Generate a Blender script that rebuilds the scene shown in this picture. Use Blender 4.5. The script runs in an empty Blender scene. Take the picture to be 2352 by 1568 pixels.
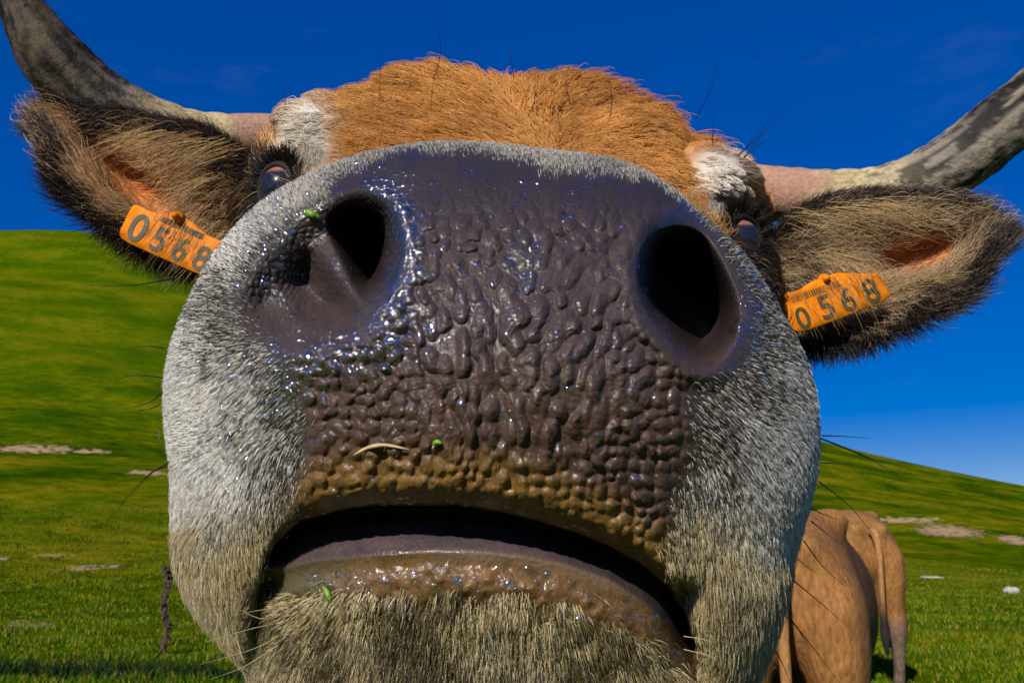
import bpy, math, random
import numpy as np
from mathutils import Vector, Matrix

rng = np.random.default_rng(7)
random.seed(7)
scene = bpy.context.scene
COL = scene.collection

# ------------------------------------------------------------------ camera
PITCH = math.radians(14.8)
CAM = np.array([0.0, 0.0, 0.9])
F = 1975.0                                  # focal length in units of a 2352 wide picture
cd = bpy.data.cameras.new('camera')
cam = bpy.data.objects.new('camera', cd)
COL.objects.link(cam)
cam.location = CAM
cam.rotation_euler = (math.radians(90) + PITCH, 0, 0)
cd.sensor_width = 36.0
cd.lens = F / 2352 * 36.0
cd.clip_start = 0.01
cd.clip_end = 4000
cd.dof.use_dof = True
cd.dof.focus_distance = 0.30
cd.dof.aperture_fstop = 48.0
scene.camera = cam

# ------------------------------------------------------------------ sky and sun
SUN_EL, SUN_AZ = math.radians(30), math.radians(-156)   # azimuth clockwise from +Y; behind the camera, to its left
w = bpy.data.worlds.new('World')
scene.world = w
w.use_nodes = True
nt = w.node_tree
nt.nodes.clear()
out = nt.nodes.new('ShaderNodeOutputWorld')
bg = nt.nodes.new('ShaderNodeBackground')
sky = nt.nodes.new('ShaderNodeTexSky')
sky.sky_type = 'NISHITA'
sky.sun_disc = False
sky.sun_elevation = SUN_EL
sky.sun_rotation = SUN_AZ
sky.altitude = 1400
sky.air_density = 1.0
sky.dust_density = 0.0
sky.ozone_density = 3.5
hs = nt.nodes.new('ShaderNodeHueSaturation')
hs.inputs['Hue'].default_value = 0.532
hs.inputs['Saturation'].default_value = 2.3
hs.inputs['Value'].default_value = 1.85
gm = nt.nodes.new('ShaderNodeGamma')
gm.inputs['Gamma'].default_value = 0.56
nt.links.new(sky.outputs[0], gm.inputs[0])
nt.links.new(gm.outputs[0], hs.inputs['Color'])
ctc = nt.nodes.new('ShaderNodeTexCoord')
cmp_ = nt.nodes.new('ShaderNodeMapping')
cmp_.inputs['Scale'].default_value = (2.2, 2.2, 7.0)
cnz = nt.nodes.new('ShaderNodeTexNoise')
cnz.inputs['Scale'].default_value = 2.4
cnz.inputs['Detail'].default_value = 9.0
cnz.inputs['Roughness'].default_value = 0.62
crp = nt.nodes.new('ShaderNodeMapRange')
for q_, v_ in (('From Min', 0.58), ('From Max', 0.85), ('To Min', 0.0), ('To Max', 0.05)):
    crp.inputs[q_].default_value = v_
cmx = nt.nodes.new('ShaderNodeMixRGB')
cmx.inputs[2].default_value = (4.2, 5.4, 7.4, 1)
nt.links.new(ctc.outputs['Generated'], cmp_.inputs['Vector'])
nt.links.new(cmp_.outputs[0], cnz.inputs['Vector'])
nt.links.new(cnz.outputs['Fac'], crp.inputs['Value'])
nt.links.new(crp.outputs[0], cmx.inputs[0])
nt.links.new(hs.outputs[0], cmx.inputs[1])
nt.links.new(cmx.outputs[0], bg.inputs[0])
bg.inputs[1].default_value = 0.09
nt.links.new(bg.outputs[0], out.inputs[0])

sd = bpy.data.lights.new('sun', 'SUN')
sun = bpy.data.objects.new('sun', sd)
COL.objects.link(sun)
sd.energy = 5.0
sd.angle = math.radians(0.53)
sd.color = (1.0, 0.92, 0.80)
sdir = Vector((math.sin(SUN_AZ) * math.cos(SUN_EL), math.cos(SUN_AZ) * math.cos(SUN_EL), math.sin(SUN_EL)))
sun.rotation_euler = sdir.to_track_quat('Z', 'Y').to_euler()
sun.location = (0, 0, 30)
vs = scene.view_settings
vs.view_transform = 'Standard'
vs.look = 'None'
vs.exposure = 0.2
vs.gamma = 1.0
scene.cycles.max_bounces = 8
scene.cycles.transparent_max_bounces = 8

# ------------------------------------------------------------------ numeric helpers
RIGHT = np.array([1.0, 0, 0])
UP = np.array([0, -math.sin(PITCH), math.cos(PITCH)])
FWD = np.array([0, math.cos(PITCH), math.sin(PITCH)])

def P(px, py, d):
    """a point of the place, from where it is seen and how far off it stands"""
    px, py, d = np.broadcast_arrays(np.asarray(px, float), np.asarray(py, float), np.asarray(d, float))
    return (CAM + ((px - 1176) / F * d)[..., None] * RIGHT + ((784 - py) / F * d)[..., None] * UP + d[..., None] * FWD)

def smooth(a, b, x):
    t = np.clip((x - a) / (b - a), 0, 1)
    return t * t * (3 - 2 * t)

def hash3(ix, iy, iz, s):
    h = (ix.astype(np.int64) * 374761393 + iy.astype(np.int64) * 668265263 + iz.astype(np.int64) * 2147483647 + s * 1274126177) & 0xFFFFFFFF
    h = ((h ^ (h >> 13)) * 1274126177) & 0xFFFFFFFF
    h = ((h ^ (h >> 16)) * 2246822519) & 0xFFFFFFFF
    return ((h ^ (h >> 15)) & 0xFFFFFF) / float(0xFFFFFF)

def noise(x, y, z=0.0, s=0):
    x, y, z = np.broadcast_arrays(np.asarray(x, float), np.asarray(y, float), np.asarray(z, float))
    i, j, k = np.floor(x), np.floor(y), np.floor(z)
    u, v, ww = x - i, y - j, z - k
    u, v, ww = u * u * (3 - 2 * u), v * v * (3 - 2 * v), ww * ww * (3 - 2 * ww)
    r = 0
    for a in (0, 1):
        for b in (0, 1):
            for c in (0, 1):
                r = r + (u if a else 1 - u) * (v if b else 1 - v) * (ww if c else 1 - ww) * hash3(i + a, j + b, k + c, s)
    return r * 2 - 1

def fbm(x, y, z=0.0, s=0, o=4):
    r, a, f = 0, 0.5, 1.0
    for q in range(o):
        r = r + a * noise(np.asarray(x) * f, np.asarray(y) * f, np.asarray(z) * f, s + q * 17)
        a *= 0.5
        f *= 2.03
    return r

def worley(x, y, s=0, jit=0.9):
    """nearest and second nearest distance, a random value of the nearest cell, its id"""
    i, j = np.floor(x), np.floor(y)
    f1 = np.full(x.shape, 9.0)
    f2 = np.full(x.shape, 9.0)
    idv = np.zeros(x.shape)
    cid = np.zeros(x.shape, np.int64)
    for a in (-1, 0, 1):
        for b in (-1, 0, 1):
            ci, cj = i + a, j + b
            zx = ci + 0.5 + (hash3(ci, cj, ci * 0, s) - 0.5) * jit
            zy = cj + 0.5 + (hash3(ci, cj, ci * 0, s + 5) - 0.5) * jit
            dd = np.hypot(x - zx, y - zy)
            near = dd < f1
            f2 = np.where(near, f1, np.minimum(f2, dd))
            idv = np.where(near, hash3(ci, cj, ci * 0, s + 9), idv)
            cid = np.where(near, (ci.astype(np.int64) + 5000) * 20011 + cj.astype(np.int64) + 5000, cid)
            f1 = np.where(near, dd, f1)
    return f1, f2, idv, cid

def round_poly(poly, n=4):
    p = np.array(poly, float)
    for _ in range(n):                       # corner cutting
        q = np.roll(p, -1, 0)
        p = np.stack([p * .75 + q * .25, p * .25 + q * .75], 1).reshape(-1, 2)
    return p

def poly_sd(poly, x, y):
    """signed distance to a polygon, negative inside"""
    p = np.array(poly, float)
    n = len(p)
    best = np.full(x.shape, 1e18)
    inside = np.zeros(x.shape, bool)
    for k in range(n):
        ax, ay = p[k]
        bx, by = p[(k + 1) % n]
        ex, ey = bx - ax, by - ay
        t = np.clip(((x - ax) * ex + (y - ay) * ey) / (ex * ex + ey * ey + 1e-9), 0, 1)
        best = np.minimum(best, (x - ax - t * ex) ** 2 + (y - ay - t * ey) ** 2)
        c = ((ay > y) != (by > y)) & (x < (bx - ax) * (y - ay) / (by - ay + 1e-12) + ax)
        inside ^= c
    return np.where(inside, -1, 1) * np.sqrt(best)

def interp(pts, x):
    p = np.array(pts, float)
    return np.interp(x, p[:, 0], p[:, 1])

def catmull(arr, n):
    """n samples along control rows arr (K, ...), Catmull-Rom"""
    a = np.asarray(arr, float)
    K = len(a)
    pad = np.concatenate([2 * a[:1] - a[1:2], a, 2 * a[-1:] - a[-2:-1]])
    t = np.linspace(0, K - 1, n)
    i = np.minimum(t.astype(int), K - 2)
    u = (t - i).reshape((-1,) + (1,) * (a.ndim - 1))
    p0, p1, p2, p3 = pad[i], pad[i + 1], pad[i + 2], pad[i + 3]
    return 0.5 * (2 * p1 + (p2 - p0) * u + (2 * p0 - 5 * p1 + 4 * p2 - p3) * u ** 2 + (3 * p1 - p0 - 3 * p2 + p3) * u ** 3)

def norm(v):
    return v / (np.linalg.norm(v, axis=-1, keepdims=True) + 1e-12)

def lerp(a, b, t):
    return a + (b - a) * t

# ------------------------------------------------------------------ object helpers
def tag(o, label=None, cat=None, group=None, kind=None):
    if label: o['label'] = label
    if cat: o['category'] = cat
    if group: o['group'] = group
    if kind: o['kind'] = kind
    return o

def link(o, parent=None):
    COL.objects.link(o)
    if parent is not None:
        o.parent = parent
        o.matrix_parent_inverse = Matrix.Translation(-parent.location) if parent.type == 'EMPTY' and parent.rotation_euler.z == 0 else parent.matrix_world.inverted()
    return o

def empty(name, loc, rz=0.0):
    o = bpy.data.objects.new(name, None)
    o.empty_display_size = 0.1
    o.location = loc
    o.rotation_euler = (0, 0, rz)
    COL.objects.link(o)
    return o

def mesh_obj(name, V, faces, mat, parent=None, col=None, smooth_shade=True, attrs=None):
    me = bpy.data.meshes.new(name)
    V = np.asarray(V, float)
    if isinstance(faces, np.ndarray):
        n = faces.shape[1]
        me.vertices.add(len(V))
        me.vertices.foreach_set('co', V.ravel())
        me.loops.add(faces.size)
        me.loops.foreach_set('vertex_index', faces.ravel().astype(np.int32))
        me.polygons.add(len(faces))
        me.polygons.foreach_set('loop_start', np.arange(len(faces), dtype=np.int32) * n)
        me.update(calc_edges=True)
        me.validate()
    else:
        me.from_pydata(V.tolist(), [], faces)
    if smooth_shade:
        me.polygons.foreach_set('use_smooth', np.ones(len(me.polygons), bool))
    if col is not None:
        a = me.color_attributes.new('Col', 'FLOAT_COLOR', 'POINT')
        c4 = np.ones((len(V), 4))
        c4[:, :3] = col
        a.data.foreach_set('color', c4.ravel())
    for k, v in (attrs or {}).items():
        a = me.attributes.new(k, 'FLOAT', 'POINT')
        a.data.foreach_set('value', np.asarray(v, float))
    me.materials.append(mat)
    o = bpy.data.objects.new(name, me)
    link(o, parent)
    return o

def grid_faces(rows, cols, wrap=False, off=0):
    r = np.arange(rows - 1)[:, None]
    c = np.arange(cols if wrap else cols - 1)[None, :]
    c2 = (c + 1) % cols
    a = r * cols + c
    return np.stack([a, r * cols + c2, (r + 1) * cols + c2, (r + 1) * cols + c], -1).reshape(-1, 4) + off

def grid_normals(G, wrap=False):
    """normals of a (rows, cols, 3) grid"""
    du = np.gradient(G, axis=0)
    if wrap:
        dv = (np.roll(G, -1, 1) - np.roll(G, 1, 1)) * 0.5
    else:
        dv = np.gradient(G, axis=1)
    return norm(np.cross(du, dv))

def face_cam(n, pos):
    s = np.sign(((CAM - pos) * n).sum(-1, keepdims=True))
    return n * np.where(s == 0, 1, s)

def tube(path, rad, seg=12, caps=True):
    path = np.asarray(path, float)
    n = len(path)
    rad = np.broadcast_to(np.asarray(rad, float), (n,))
    t = norm(np.gradient(path, axis=0))
    ref = np.array([0, 0, 1.0]) if abs(t[0][2]) < 0.8 else np.array([1.0, 0, 0])
    V = []
    a = norm(np.cross(t[0], ref))
    for k in range(n):
        a = norm(a - t[k] * np.dot(a, t[k]))
        b = np.cross(t[k], a)
        th = np.linspace(0, 2 * np.pi, seg, endpoint=False)
        V.append(path[k] + rad[k] * (np.cos(th)[:, None] * a + np.sin(th)[:, None] * b))
    V = np.concatenate(V)
    fc = [tuple(f) for f in grid_faces(n, seg, True)]
    if caps:
        fc.append(tuple(range(seg))[::-1])
        fc.append(tuple(range((n - 1) * seg, n * seg)))
    return V, fc

# ------------------------------------------------------------------ materials
def material(name):
    m = bpy.data.materials.new(name)
    m.use_nodes = True
    nt = m.node_tree
    b = nt.nodes['Principled BSDF']
    return m, nt, b

def N(nt, kind, **kw):
    n = nt.nodes.new(kind)
    for k, v in kw.items():
        if k in n.inputs.keys():
            n.inputs[k].default_value = v
        else:
            setattr(n, k, v)
    return n

def ramp(nt, stops):
    r = nt.nodes.new('ShaderNodeValToRGB')
    e = r.color_ramp.elements
    while len(e) < len(stops):
        e.new(0.5)
    for q, (p, c) in enumerate(stops):
        e[q].position = p
        e[q].color = (c[0], c[1], c[2], 1)
    return r

def hair_material(name, rough=0.35, radial=0.5, trans=0.3):
    m = bpy.data.materials.new(name)
    m.use_nodes = True
    nt = m.node_tree
    nt.nodes.clear()
    o = nt.nodes.new('ShaderNodeOutputMaterial')
    a = nt.nodes.new('ShaderNodeAttribute')
    a.attribute_name = 'strand'
    h = nt.nodes.new('ShaderNodeBsdfPrincipled')
    h.inputs['Roughness'].default_value = rough
    h.inputs['Specular IOR Level'].default_value = radial
    nt.links.new(a.outputs['Color'], h.inputs['Base Color'])
    tr = nt.nodes.new('ShaderNodeBsdfTranslucent')
    nt.links.new(a.outputs['Color'], tr.inputs['Color'])
    mx = nt.nodes.new('ShaderNodeMixShader')
    mx.inputs[0].default_value = trans
    nt.links.new(h.outputs[0], mx.inputs[1])
    nt.links.new(tr.outputs[0], mx.inputs[2])
    nt.links.new(mx.outputs[0], o.inputs[0])
    return m

M_HAIR = hair_material('short_hair', 0.45, 0.3, 0.2)
M_LONG = hair_material('long_hair', 0.40, 0.4, 0.4)

def skin_material():
    m, nt, b = material('skin')
    a = N(nt, 'ShaderNodeAttribute', attribute_name='Col')
    wet = N(nt, 'ShaderNodeAttribute', attribute_name='wet')
    nz = N(nt, 'ShaderNodeTexNoise', Scale=900.0, Detail=4.0)
    geo = N(nt, 'ShaderNodeNewGeometry')
    nt.links.new(geo.outputs['Position'], nz.inputs['Vector'])
    mx = N(nt, 'ShaderNodeMixRGB', blend_type='OVERLAY', Fac=0.35)
    nt.links.new(a.outputs['Color'], mx.inputs[1])
    nt.links.new(nz.outputs['Fac'], mx.inputs[2])
    nt.links.new(mx.outputs[0], b.inputs['Base Color'])
    bp = N(nt, 'ShaderNodeBump', Strength=0.5, Distance=0.0007)
    nt.links.new(nz.outputs['Fac'], bp.inputs['Height'])
    nt.links.new(bp.outputs[0], b.inputs['Normal'])
    mr = N(nt, 'ShaderNodeMapRange')
    nt.links.new(wet.outputs['Fac'], mr.inputs['Value'])
    mr.inputs['To Min'].default_value = 0.58
    mr.inputs['To Max'].default_value = 0.34
    nt.links.new(mr.outputs[0], b.inputs['Roughness'])
    cw = N(nt, 'ShaderNodeMath', operation='MULTIPLY')
    cw.inputs[1].default_value = 0.8
    nt.links.new(wet.outputs['Fac'], cw.inputs[0])
    nt.links.new(cw.outputs[0], b.inputs['Coat Weight'])
    b.inputs['Coat Roughness'].default_value = 0.07
    b.inputs['Specular IOR Level'].default_value = 0.22
    b.inputs['Subsurface Weight'].default_value = 0.0
    nt.links.new(bp.outputs[0], b.inputs['Coat Normal'])
    return m
M_SKIN = skin_material()

def hide_material():
    m, nt, b = material('hide')
    a = N(nt, 'ShaderNodeAttribute', attribute_name='Col')
    tc = N(nt, 'ShaderNodeTexCoord')
    n1 = N(nt, 'ShaderNodeTexNoise', Scale=9.0, Detail=6.0, Roughness=0.65)
    mp = N(nt, 'ShaderNodeMapping')
    mp.inputs['Scale'].default_value = (75, 75, 26)
    n2 = N(nt, 'ShaderNodeTexNoise', Scale=1.0, Detail=5.0)
    nt.links.new(tc.outputs['Object'], n1.inputs['Vector'])
    nt.links.new(tc.outputs['Object'], mp.inputs['Vector'])
    nt.links.new(mp.outputs[0], n2.inputs['Vector'])
    m1 = N(nt, 'ShaderNodeMixRGB', blend_type='OVERLAY', Fac=0.55)
    m2 = N(nt, 'ShaderNodeMixRGB', blend_type='OVERLAY', Fac=0.85)
    nt.links.new(a.outputs['Color'], m1.inputs[1])
    nt.links.new(n1.outputs['Fac'], m1.inputs[2])
    nt.links.new(m1.outputs[0], m2.inputs[1])
    nt.links.new(n2.outputs['Fac'], m2.inputs[2])
    nt.links.new(m2.outputs[0], b.inputs['Base Color'])
    b.inputs['Roughness'].default_value = 0.75
    b.inputs['Specular IOR Level'].default_value = 0.12
    bp = N(nt, 'ShaderNodeBump', Strength=0.5, Distance=0.010)
    nt.links.new(n2.outputs['Fac'], bp.inputs['Height'])
    nt.links.new(bp.outputs[0], b.inputs['Normal'])
    return m
M_HIDE = hide_material()

def plain(name, color, rough=0.5, coat=0.0, bump=0.0, scale=200.0, mix=0.3):
    m, nt, b = material(name)
    nz = N(nt, 'ShaderNodeTexNoise', Scale=scale, Detail=5.0)
    tc = N(nt, 'ShaderNodeTexCoord')
    nt.links.new(tc.outputs['Object'], nz.inputs['Vector'])
    r = ramp(nt, [(0.3, [c * (1 - mix) for c in color]), (0.7, [min(1, c * (1 + mix)) for c in color])])
    nt.links.new(nz.outputs['Fac'], r.inputs[0])
    nt.links.new(r.outputs[0], b.inputs['Base Color'])
    b.inputs['Roughness'].default_value = rough
    b.inputs['Coat Weight'].default_value = coat
    b.inputs['Coat Roughness'].default_value = 0.05
    if bump:
        bp = N(nt, 'ShaderNodeBump', Strength=bump, Distance=0.002)
        nt.links.new(nz.outputs['Fac'], bp.inputs['Height'])
        nt.links.new(bp.outputs[0], b.inputs['Normal'])
    return m

M_TAG = plain('orange_plastic', (0.64, 0.18, 0.001), 0.5, 0.0, 0.15, 120, 0.35)
M_TAG.node_tree.nodes['Principled BSDF'].inputs['Specular IOR Level'].default_value = 0.15
M_PRINT = plain('printed_ink', (0.035, 0.04, 0.015), 0.6, 0, 0, 900, 0.3)
M_HOOF = plain('hoof', (0.03, 0.025, 0.02), 0.5, 0, 0.3, 40)
M_WEED = plain('dry_stalk', (0.06, 0.035, 0.018), 0.9, 0, 0.2, 60, 0.5)
M_ROCK = plain('pale_stone', (0.34, 0.32, 0.29), 0.9, 0, 0.8, 9, 0.4)

def vcol_material(name, rough=0.6, bump=0.4, scale=250.0, dist=0.001, spec=0.5):
    m, nt, b = material(name)
    a = N(nt, 'ShaderNodeAttribute', attribute_name='Col')
    geo = N(nt, 'ShaderNodeNewGeometry')
    nz = N(nt, 'ShaderNodeTexNoise', Scale=scale, Detail=6.0, Roughness=0.65)
    nt.links.new(geo.outputs['Position'], nz.inputs['Vector'])
    mx = N(nt, 'ShaderNodeMixRGB', blend_type='OVERLAY', Fac=0.6)
    nt.links.new(a.outputs['Color'], mx.inputs[1])
    nt.links.new(nz.outputs['Fac'], mx.inputs[2])
    nt.links.new(mx.outputs[0], b.inputs['Base Color'])
    bp = N(nt, 'ShaderNodeBump', Strength=bump, Distance=dist)
    nt.links.new(nz.outputs['Fac'], bp.inputs['Height'])
    nt.links.new(bp.outputs[0], b.inputs['Normal'])
    b.inputs['Roughness'].default_value = rough
    b.inputs['Specular IOR Level'].default_value = spec
    return m
M_HORN = vcol_material('horn', 0.62, 0.9, 320.0, 0.0016, 0.15)
M_EAR = vcol_material('ear_skin', 0.7, 0.3, 300.0, 0.001, 0.2)

def eye_material():
    m, nt, b = material('eyeball')
    a = N(nt, 'ShaderNodeAttribute', attribute_name='Col')
    nt.links.new(a.outputs['Color'], b.inputs['Base Color'])
    b.inputs['Roughness'].default_value = 0.25
    b.inputs['Coat Weight'].default_value = 0.35
    b.inputs['Specular IOR Level'].default_value = 0.2
    b.inputs['Coat Roughness'].default_value = 0.02
    return m
M_EYE = eye_material()

def drop_material():
    m = bpy.data.materials.new('moisture')
    m.use_nodes = True
    nt = m.node_tree
    nt.nodes.clear()
    o = nt.nodes.new('ShaderNodeOutputMaterial')
    tr = nt.nodes.new('ShaderNodeBsdfTransparent')
    gl = N(nt, 'ShaderNodeBsdfGlossy', Roughness=0.06)
    mx = nt.nodes.new('ShaderNodeMixShader')
    mx.inputs[0].default_value = 0.28
    nt.links.new(tr.outputs[0], mx.inputs[1])
    nt.links.new(gl.outputs[0], mx.inputs[2])
    nt.links.new(mx.outputs[0], o.inputs[0])
    return m
M_DROP = drop_material()

def ground_material():
    m, nt, b = material('meadow')
    geo = N(nt, 'ShaderNodeNewGeometry')
    soil = N(nt, 'ShaderNodeAttribute', attribute_name='soil')
    lush = N(nt, 'ShaderNodeAttribute', attribute_name='lush')
    n1 = N(nt, 'ShaderNodeTexNoise', Scale=0.09, Detail=8.0, Roughness=0.62)
    n2 = N(nt, 'ShaderNodeTexNoise', Scale=0.8, Detail=10.0, Roughness=0.72)
    n3 = N(nt, 'ShaderNodeTexNoise', Scale=14.0, Detail=6.0, Roughness=0.7)
    n4 = N(nt, 'ShaderNodeTexNoise', Scale=1.6, Detail=9.0, Roughness=0.75)
    mp = N(nt, 'ShaderNodeMapping')
    mp.inputs['Scale'].default_value = (1, 1, 1.3)
    nt.links.new(geo.outputs['Position'], mp.inputs['Vector'])
    for n in (n1, n2, n3, n4):
        nt.links.new(mp.outputs[0], n.inputs['Vector'])
    r1 = ramp(nt, [(0.38, (0.022, 0.056, 0.001)), (0.5, (0.068, 0.100, 0.001)), (0.62, (0.150, 0.135, 0.004))])
    nt.links.new(n1.outputs['Fac'], r1.inputs[0])
    r2 = ramp(nt, [(0.36, (0.14, 0.22, 0.12)), (0.5, (0.5, 0.5, 0.5)), (0.64, (0.76, 0.70, 0.62))])
    nt.links.new(n2.outputs['Fac'], r2.inputs[0])
    mx = N(nt, 'ShaderNodeMixRGB', blend_type='OVERLAY', Fac=0.85)
    nt.links.new(r1.outputs[0], mx.inputs[1])
    nt.links.new(r2.outputs[0], mx.inputs[2])
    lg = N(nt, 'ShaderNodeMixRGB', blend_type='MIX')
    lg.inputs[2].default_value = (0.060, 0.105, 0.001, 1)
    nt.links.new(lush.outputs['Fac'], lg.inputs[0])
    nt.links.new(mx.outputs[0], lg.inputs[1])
    m3 = N(nt, 'ShaderNodeMixRGB', blend_type='OVERLAY', Fac=0.6)
    nt.links.new(lg.outputs[0], m3.inputs[1])
    nt.links.new(n3.outputs['Fac'], m3.inputs[2])
    ad = N(nt, 'ShaderNodeMath', operation='ADD')
    nt.links.new(soil.outputs['Fac'], ad.inputs[0])
    nc = N(nt, 'ShaderNodeMapRange')
    nc.clamp = False
    for q_, v_ in (('From Min', 0.36), ('From Max', 0.64), ('To Min', 0.0), ('To Max', 1.0)):
        nc.inputs[q_].default_value = v_
    nt.links.new(n4.outputs['Fac'], nc.inputs['Value'])
    nt.links.new(nc.outputs[0], ad.inputs[1])
    rs = ramp(nt, [(0.98, (0, 0, 0)), (1.0, (1, 1, 1))])
    sb = N(nt, 'ShaderNodeMath', operation='MULTIPLY')
    sb.inputs[1].default_value = 0.88
    nt.links.new(ad.outputs[0], sb.inputs[0])
    nt.links.new(sb.outputs[0], rs.inputs[0])
    ms = N(nt, 'ShaderNodeMixRGB', blend_type='MIX')
    rc = ramp(nt, [(0.35, (0.22, 0.135, 0.07)), (0.6, (0.50, 0.34, 0.20))])
    nt.links.new(n3.outputs['Fac'], rc.inputs[0])
    nt.links.new(rs.outputs[0], ms.inputs[0])
    nt.links.new(m3.outputs[0], ms.inputs[1])
    nt.links.new(rc.outputs[0], ms.inputs[2])
    nt.links.new(ms.outputs[0], b.inputs['Base Color'])
    b.inputs['Roughness'].default_value = 0.95
    b.inputs['Specular IOR Level'].default_value = 0.0
    bp = N(nt, 'ShaderNodeBump', Strength=0.8, Distance=0.25)
    nt.links.new(n2.outputs['Fac'], bp.inputs['Height'])
    nt.links.new(bp.outputs[0], b.inputs['Normal'])
    return m
M_GROUND = ground_material()

def grass_material():
    m, nt, b = material('grass_blades')
    a = N(nt, 'ShaderNodeAttribute', attribute_name='Col')
    nt.links.new(a.outputs['Color'], b.inputs['Base Color'])
    b.inputs['Roughness'].default_value = 0.6
    b.inputs['Specular IOR Level'].default_value = 0.05
    return m
M_GRASS = grass_material()

# ------------------------------------------------------------------ ground
def direction(px, py):
    return norm((px - 1176) / F * RIGHT + (784 - py) / F * UP + FWD)
SKYLINE = [(-4000, 1150), (-1500, 800), (-500, 560), (0, 516), (200, 512), (500, 565), (1000, 735), (1500, 895), (1890, 1020), (2100, 1062), (2352, 1120), (2800, 1190), (4500, 1250)]
_sl = np.array([direction(a, b) for a, b in SKYLINE])
SL_AZ = np.arctan2(_sl[:, 0], _sl[:, 1])
SL_T = _sl[:, 2] / np.hypot(_sl[:, 0], _sl[:, 1])
_g = np.linspace(-1.6, 1.6, 1601)
_k = np.exp(-0.5 * (np.arange(-120, 121) / 38.0) ** 2)
_v = np.interp(_g, SL_AZ, SL_T)
SL_T = np.convolve(np.pad(_v, 120, mode='edge'), _k / _k.sum(), 'valid')
SL_AZ = _g
R0, RC = 17.0, 250.0

def terrain(x, y):
    r = np.hypot(x, y) + 1e-6
    az = np.arctan2(x, y)
    t = np.interp(az, SL_AZ, SL_T, left=0.05, right=0.05)
    h = t * RC + 0.9
    q = np.clip((r - R0) / (RC - R0), 0, None)
    z = h * np.where(q < 1, q ** 1.55, 1 - 0.25 * (1 - np.exp(-(q - 1) * 3)))
    amp = smooth(20, 90, r)
    z = z + amp * (2.2 * fbm(x / 45, y / 45, 0, 3, 4) + 0.5 * fbm(x / 9, y / 9, 0, 5, 3)) * smooth(1.0, 0.8, q)
    z = z + 0.05 * fbm(x / 1.7, y / 1.7, 0, 8, 3) * smooth(3, 6, r)
    return z

def on_ground(px, py):
    d = direction(px, py)
    t = np.geomspace(1.5, 600, 6000)
    p = CAM + d * t[:, None]
    below = p[:, 2] < terrain(p[:, 0], p[:, 1])
    k = int(np.argmax(below))
    return p[k]

az = np.concatenate([np.linspace(-np.pi, -0.72, 70, endpoint=False), np.linspace(-0.72, 0.72, 760, endpoint=False), np.linspace(0.72, np.pi, 70, endpoint=False)])
rr = np.concatenate([[0.02], np.geomspace(0.6, 255, 330), np.geomspace(275, 3000, 24)])
A, Rr = np.meshgrid(az, rr)
GX, GY = Rr * np.sin(A), Rr * np.cos(A)
GZ = terrain(GX, GY)
# where each point of ground lies from the camera, to set out bare soil and lush grass
rel = np.stack([GX, GY, GZ], -1) - CAM
soil = np.zeros(GX.shape)
for (px, py, wx, wy) in [(2080, 1195, 70, 9), (2180, 1220, 62, 15), (2330, 1240, 30, 12), (75, 1030, 75, 11), (200, 1036, 60, 6), (60, 1432, 46, 12), (185, 1305, 40, 5), (235, 1300, 40, 6), (340, 1085, 50, 6), (130, 1275, 50, 4), (10, 1283, 14, 6)]:
    c = on_ground(px, py)
    rc = math.hypot(c[0], c[1])
    caz = math.atan2(c[0], c[1])
    c_up = on_ground(px, py - wy)
    dr = max(abs(math.hypot(c_up[0], c_up[1]) - rc), 0.15)
    dz = wx / F
    e = np.hypot((A - caz) / dz, (Rr - rc) / dr)
    soil = np.maximum(soil, 0.86 * smooth(1.8, 0.25, e))
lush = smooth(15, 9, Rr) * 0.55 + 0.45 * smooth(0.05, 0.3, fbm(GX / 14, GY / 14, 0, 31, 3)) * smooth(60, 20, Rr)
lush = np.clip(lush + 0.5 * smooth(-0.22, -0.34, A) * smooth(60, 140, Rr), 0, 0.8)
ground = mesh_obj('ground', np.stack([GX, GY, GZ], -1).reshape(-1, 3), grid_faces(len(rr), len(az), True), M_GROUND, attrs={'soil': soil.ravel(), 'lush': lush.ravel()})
tag(ground, 'green mountain pasture rising into a bare grassy hill', 'ground', kind='structure')

# short turf on the part of the pasture the picture can tell apart
def shadow_band(x, y):
    """strip of darker, taller blades standing in for a shadow across the pasture"""
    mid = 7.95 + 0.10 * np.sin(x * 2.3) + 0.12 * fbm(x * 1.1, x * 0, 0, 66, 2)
    return smooth(0.42, 0.16, np.abs(y - mid) + 0.25 * fbm(x * 2.2, y * 2.2, 0, 67, 2)) * smooth(-1.6, -2.2, x) * smooth(-6.5, -5.5, x)

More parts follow.
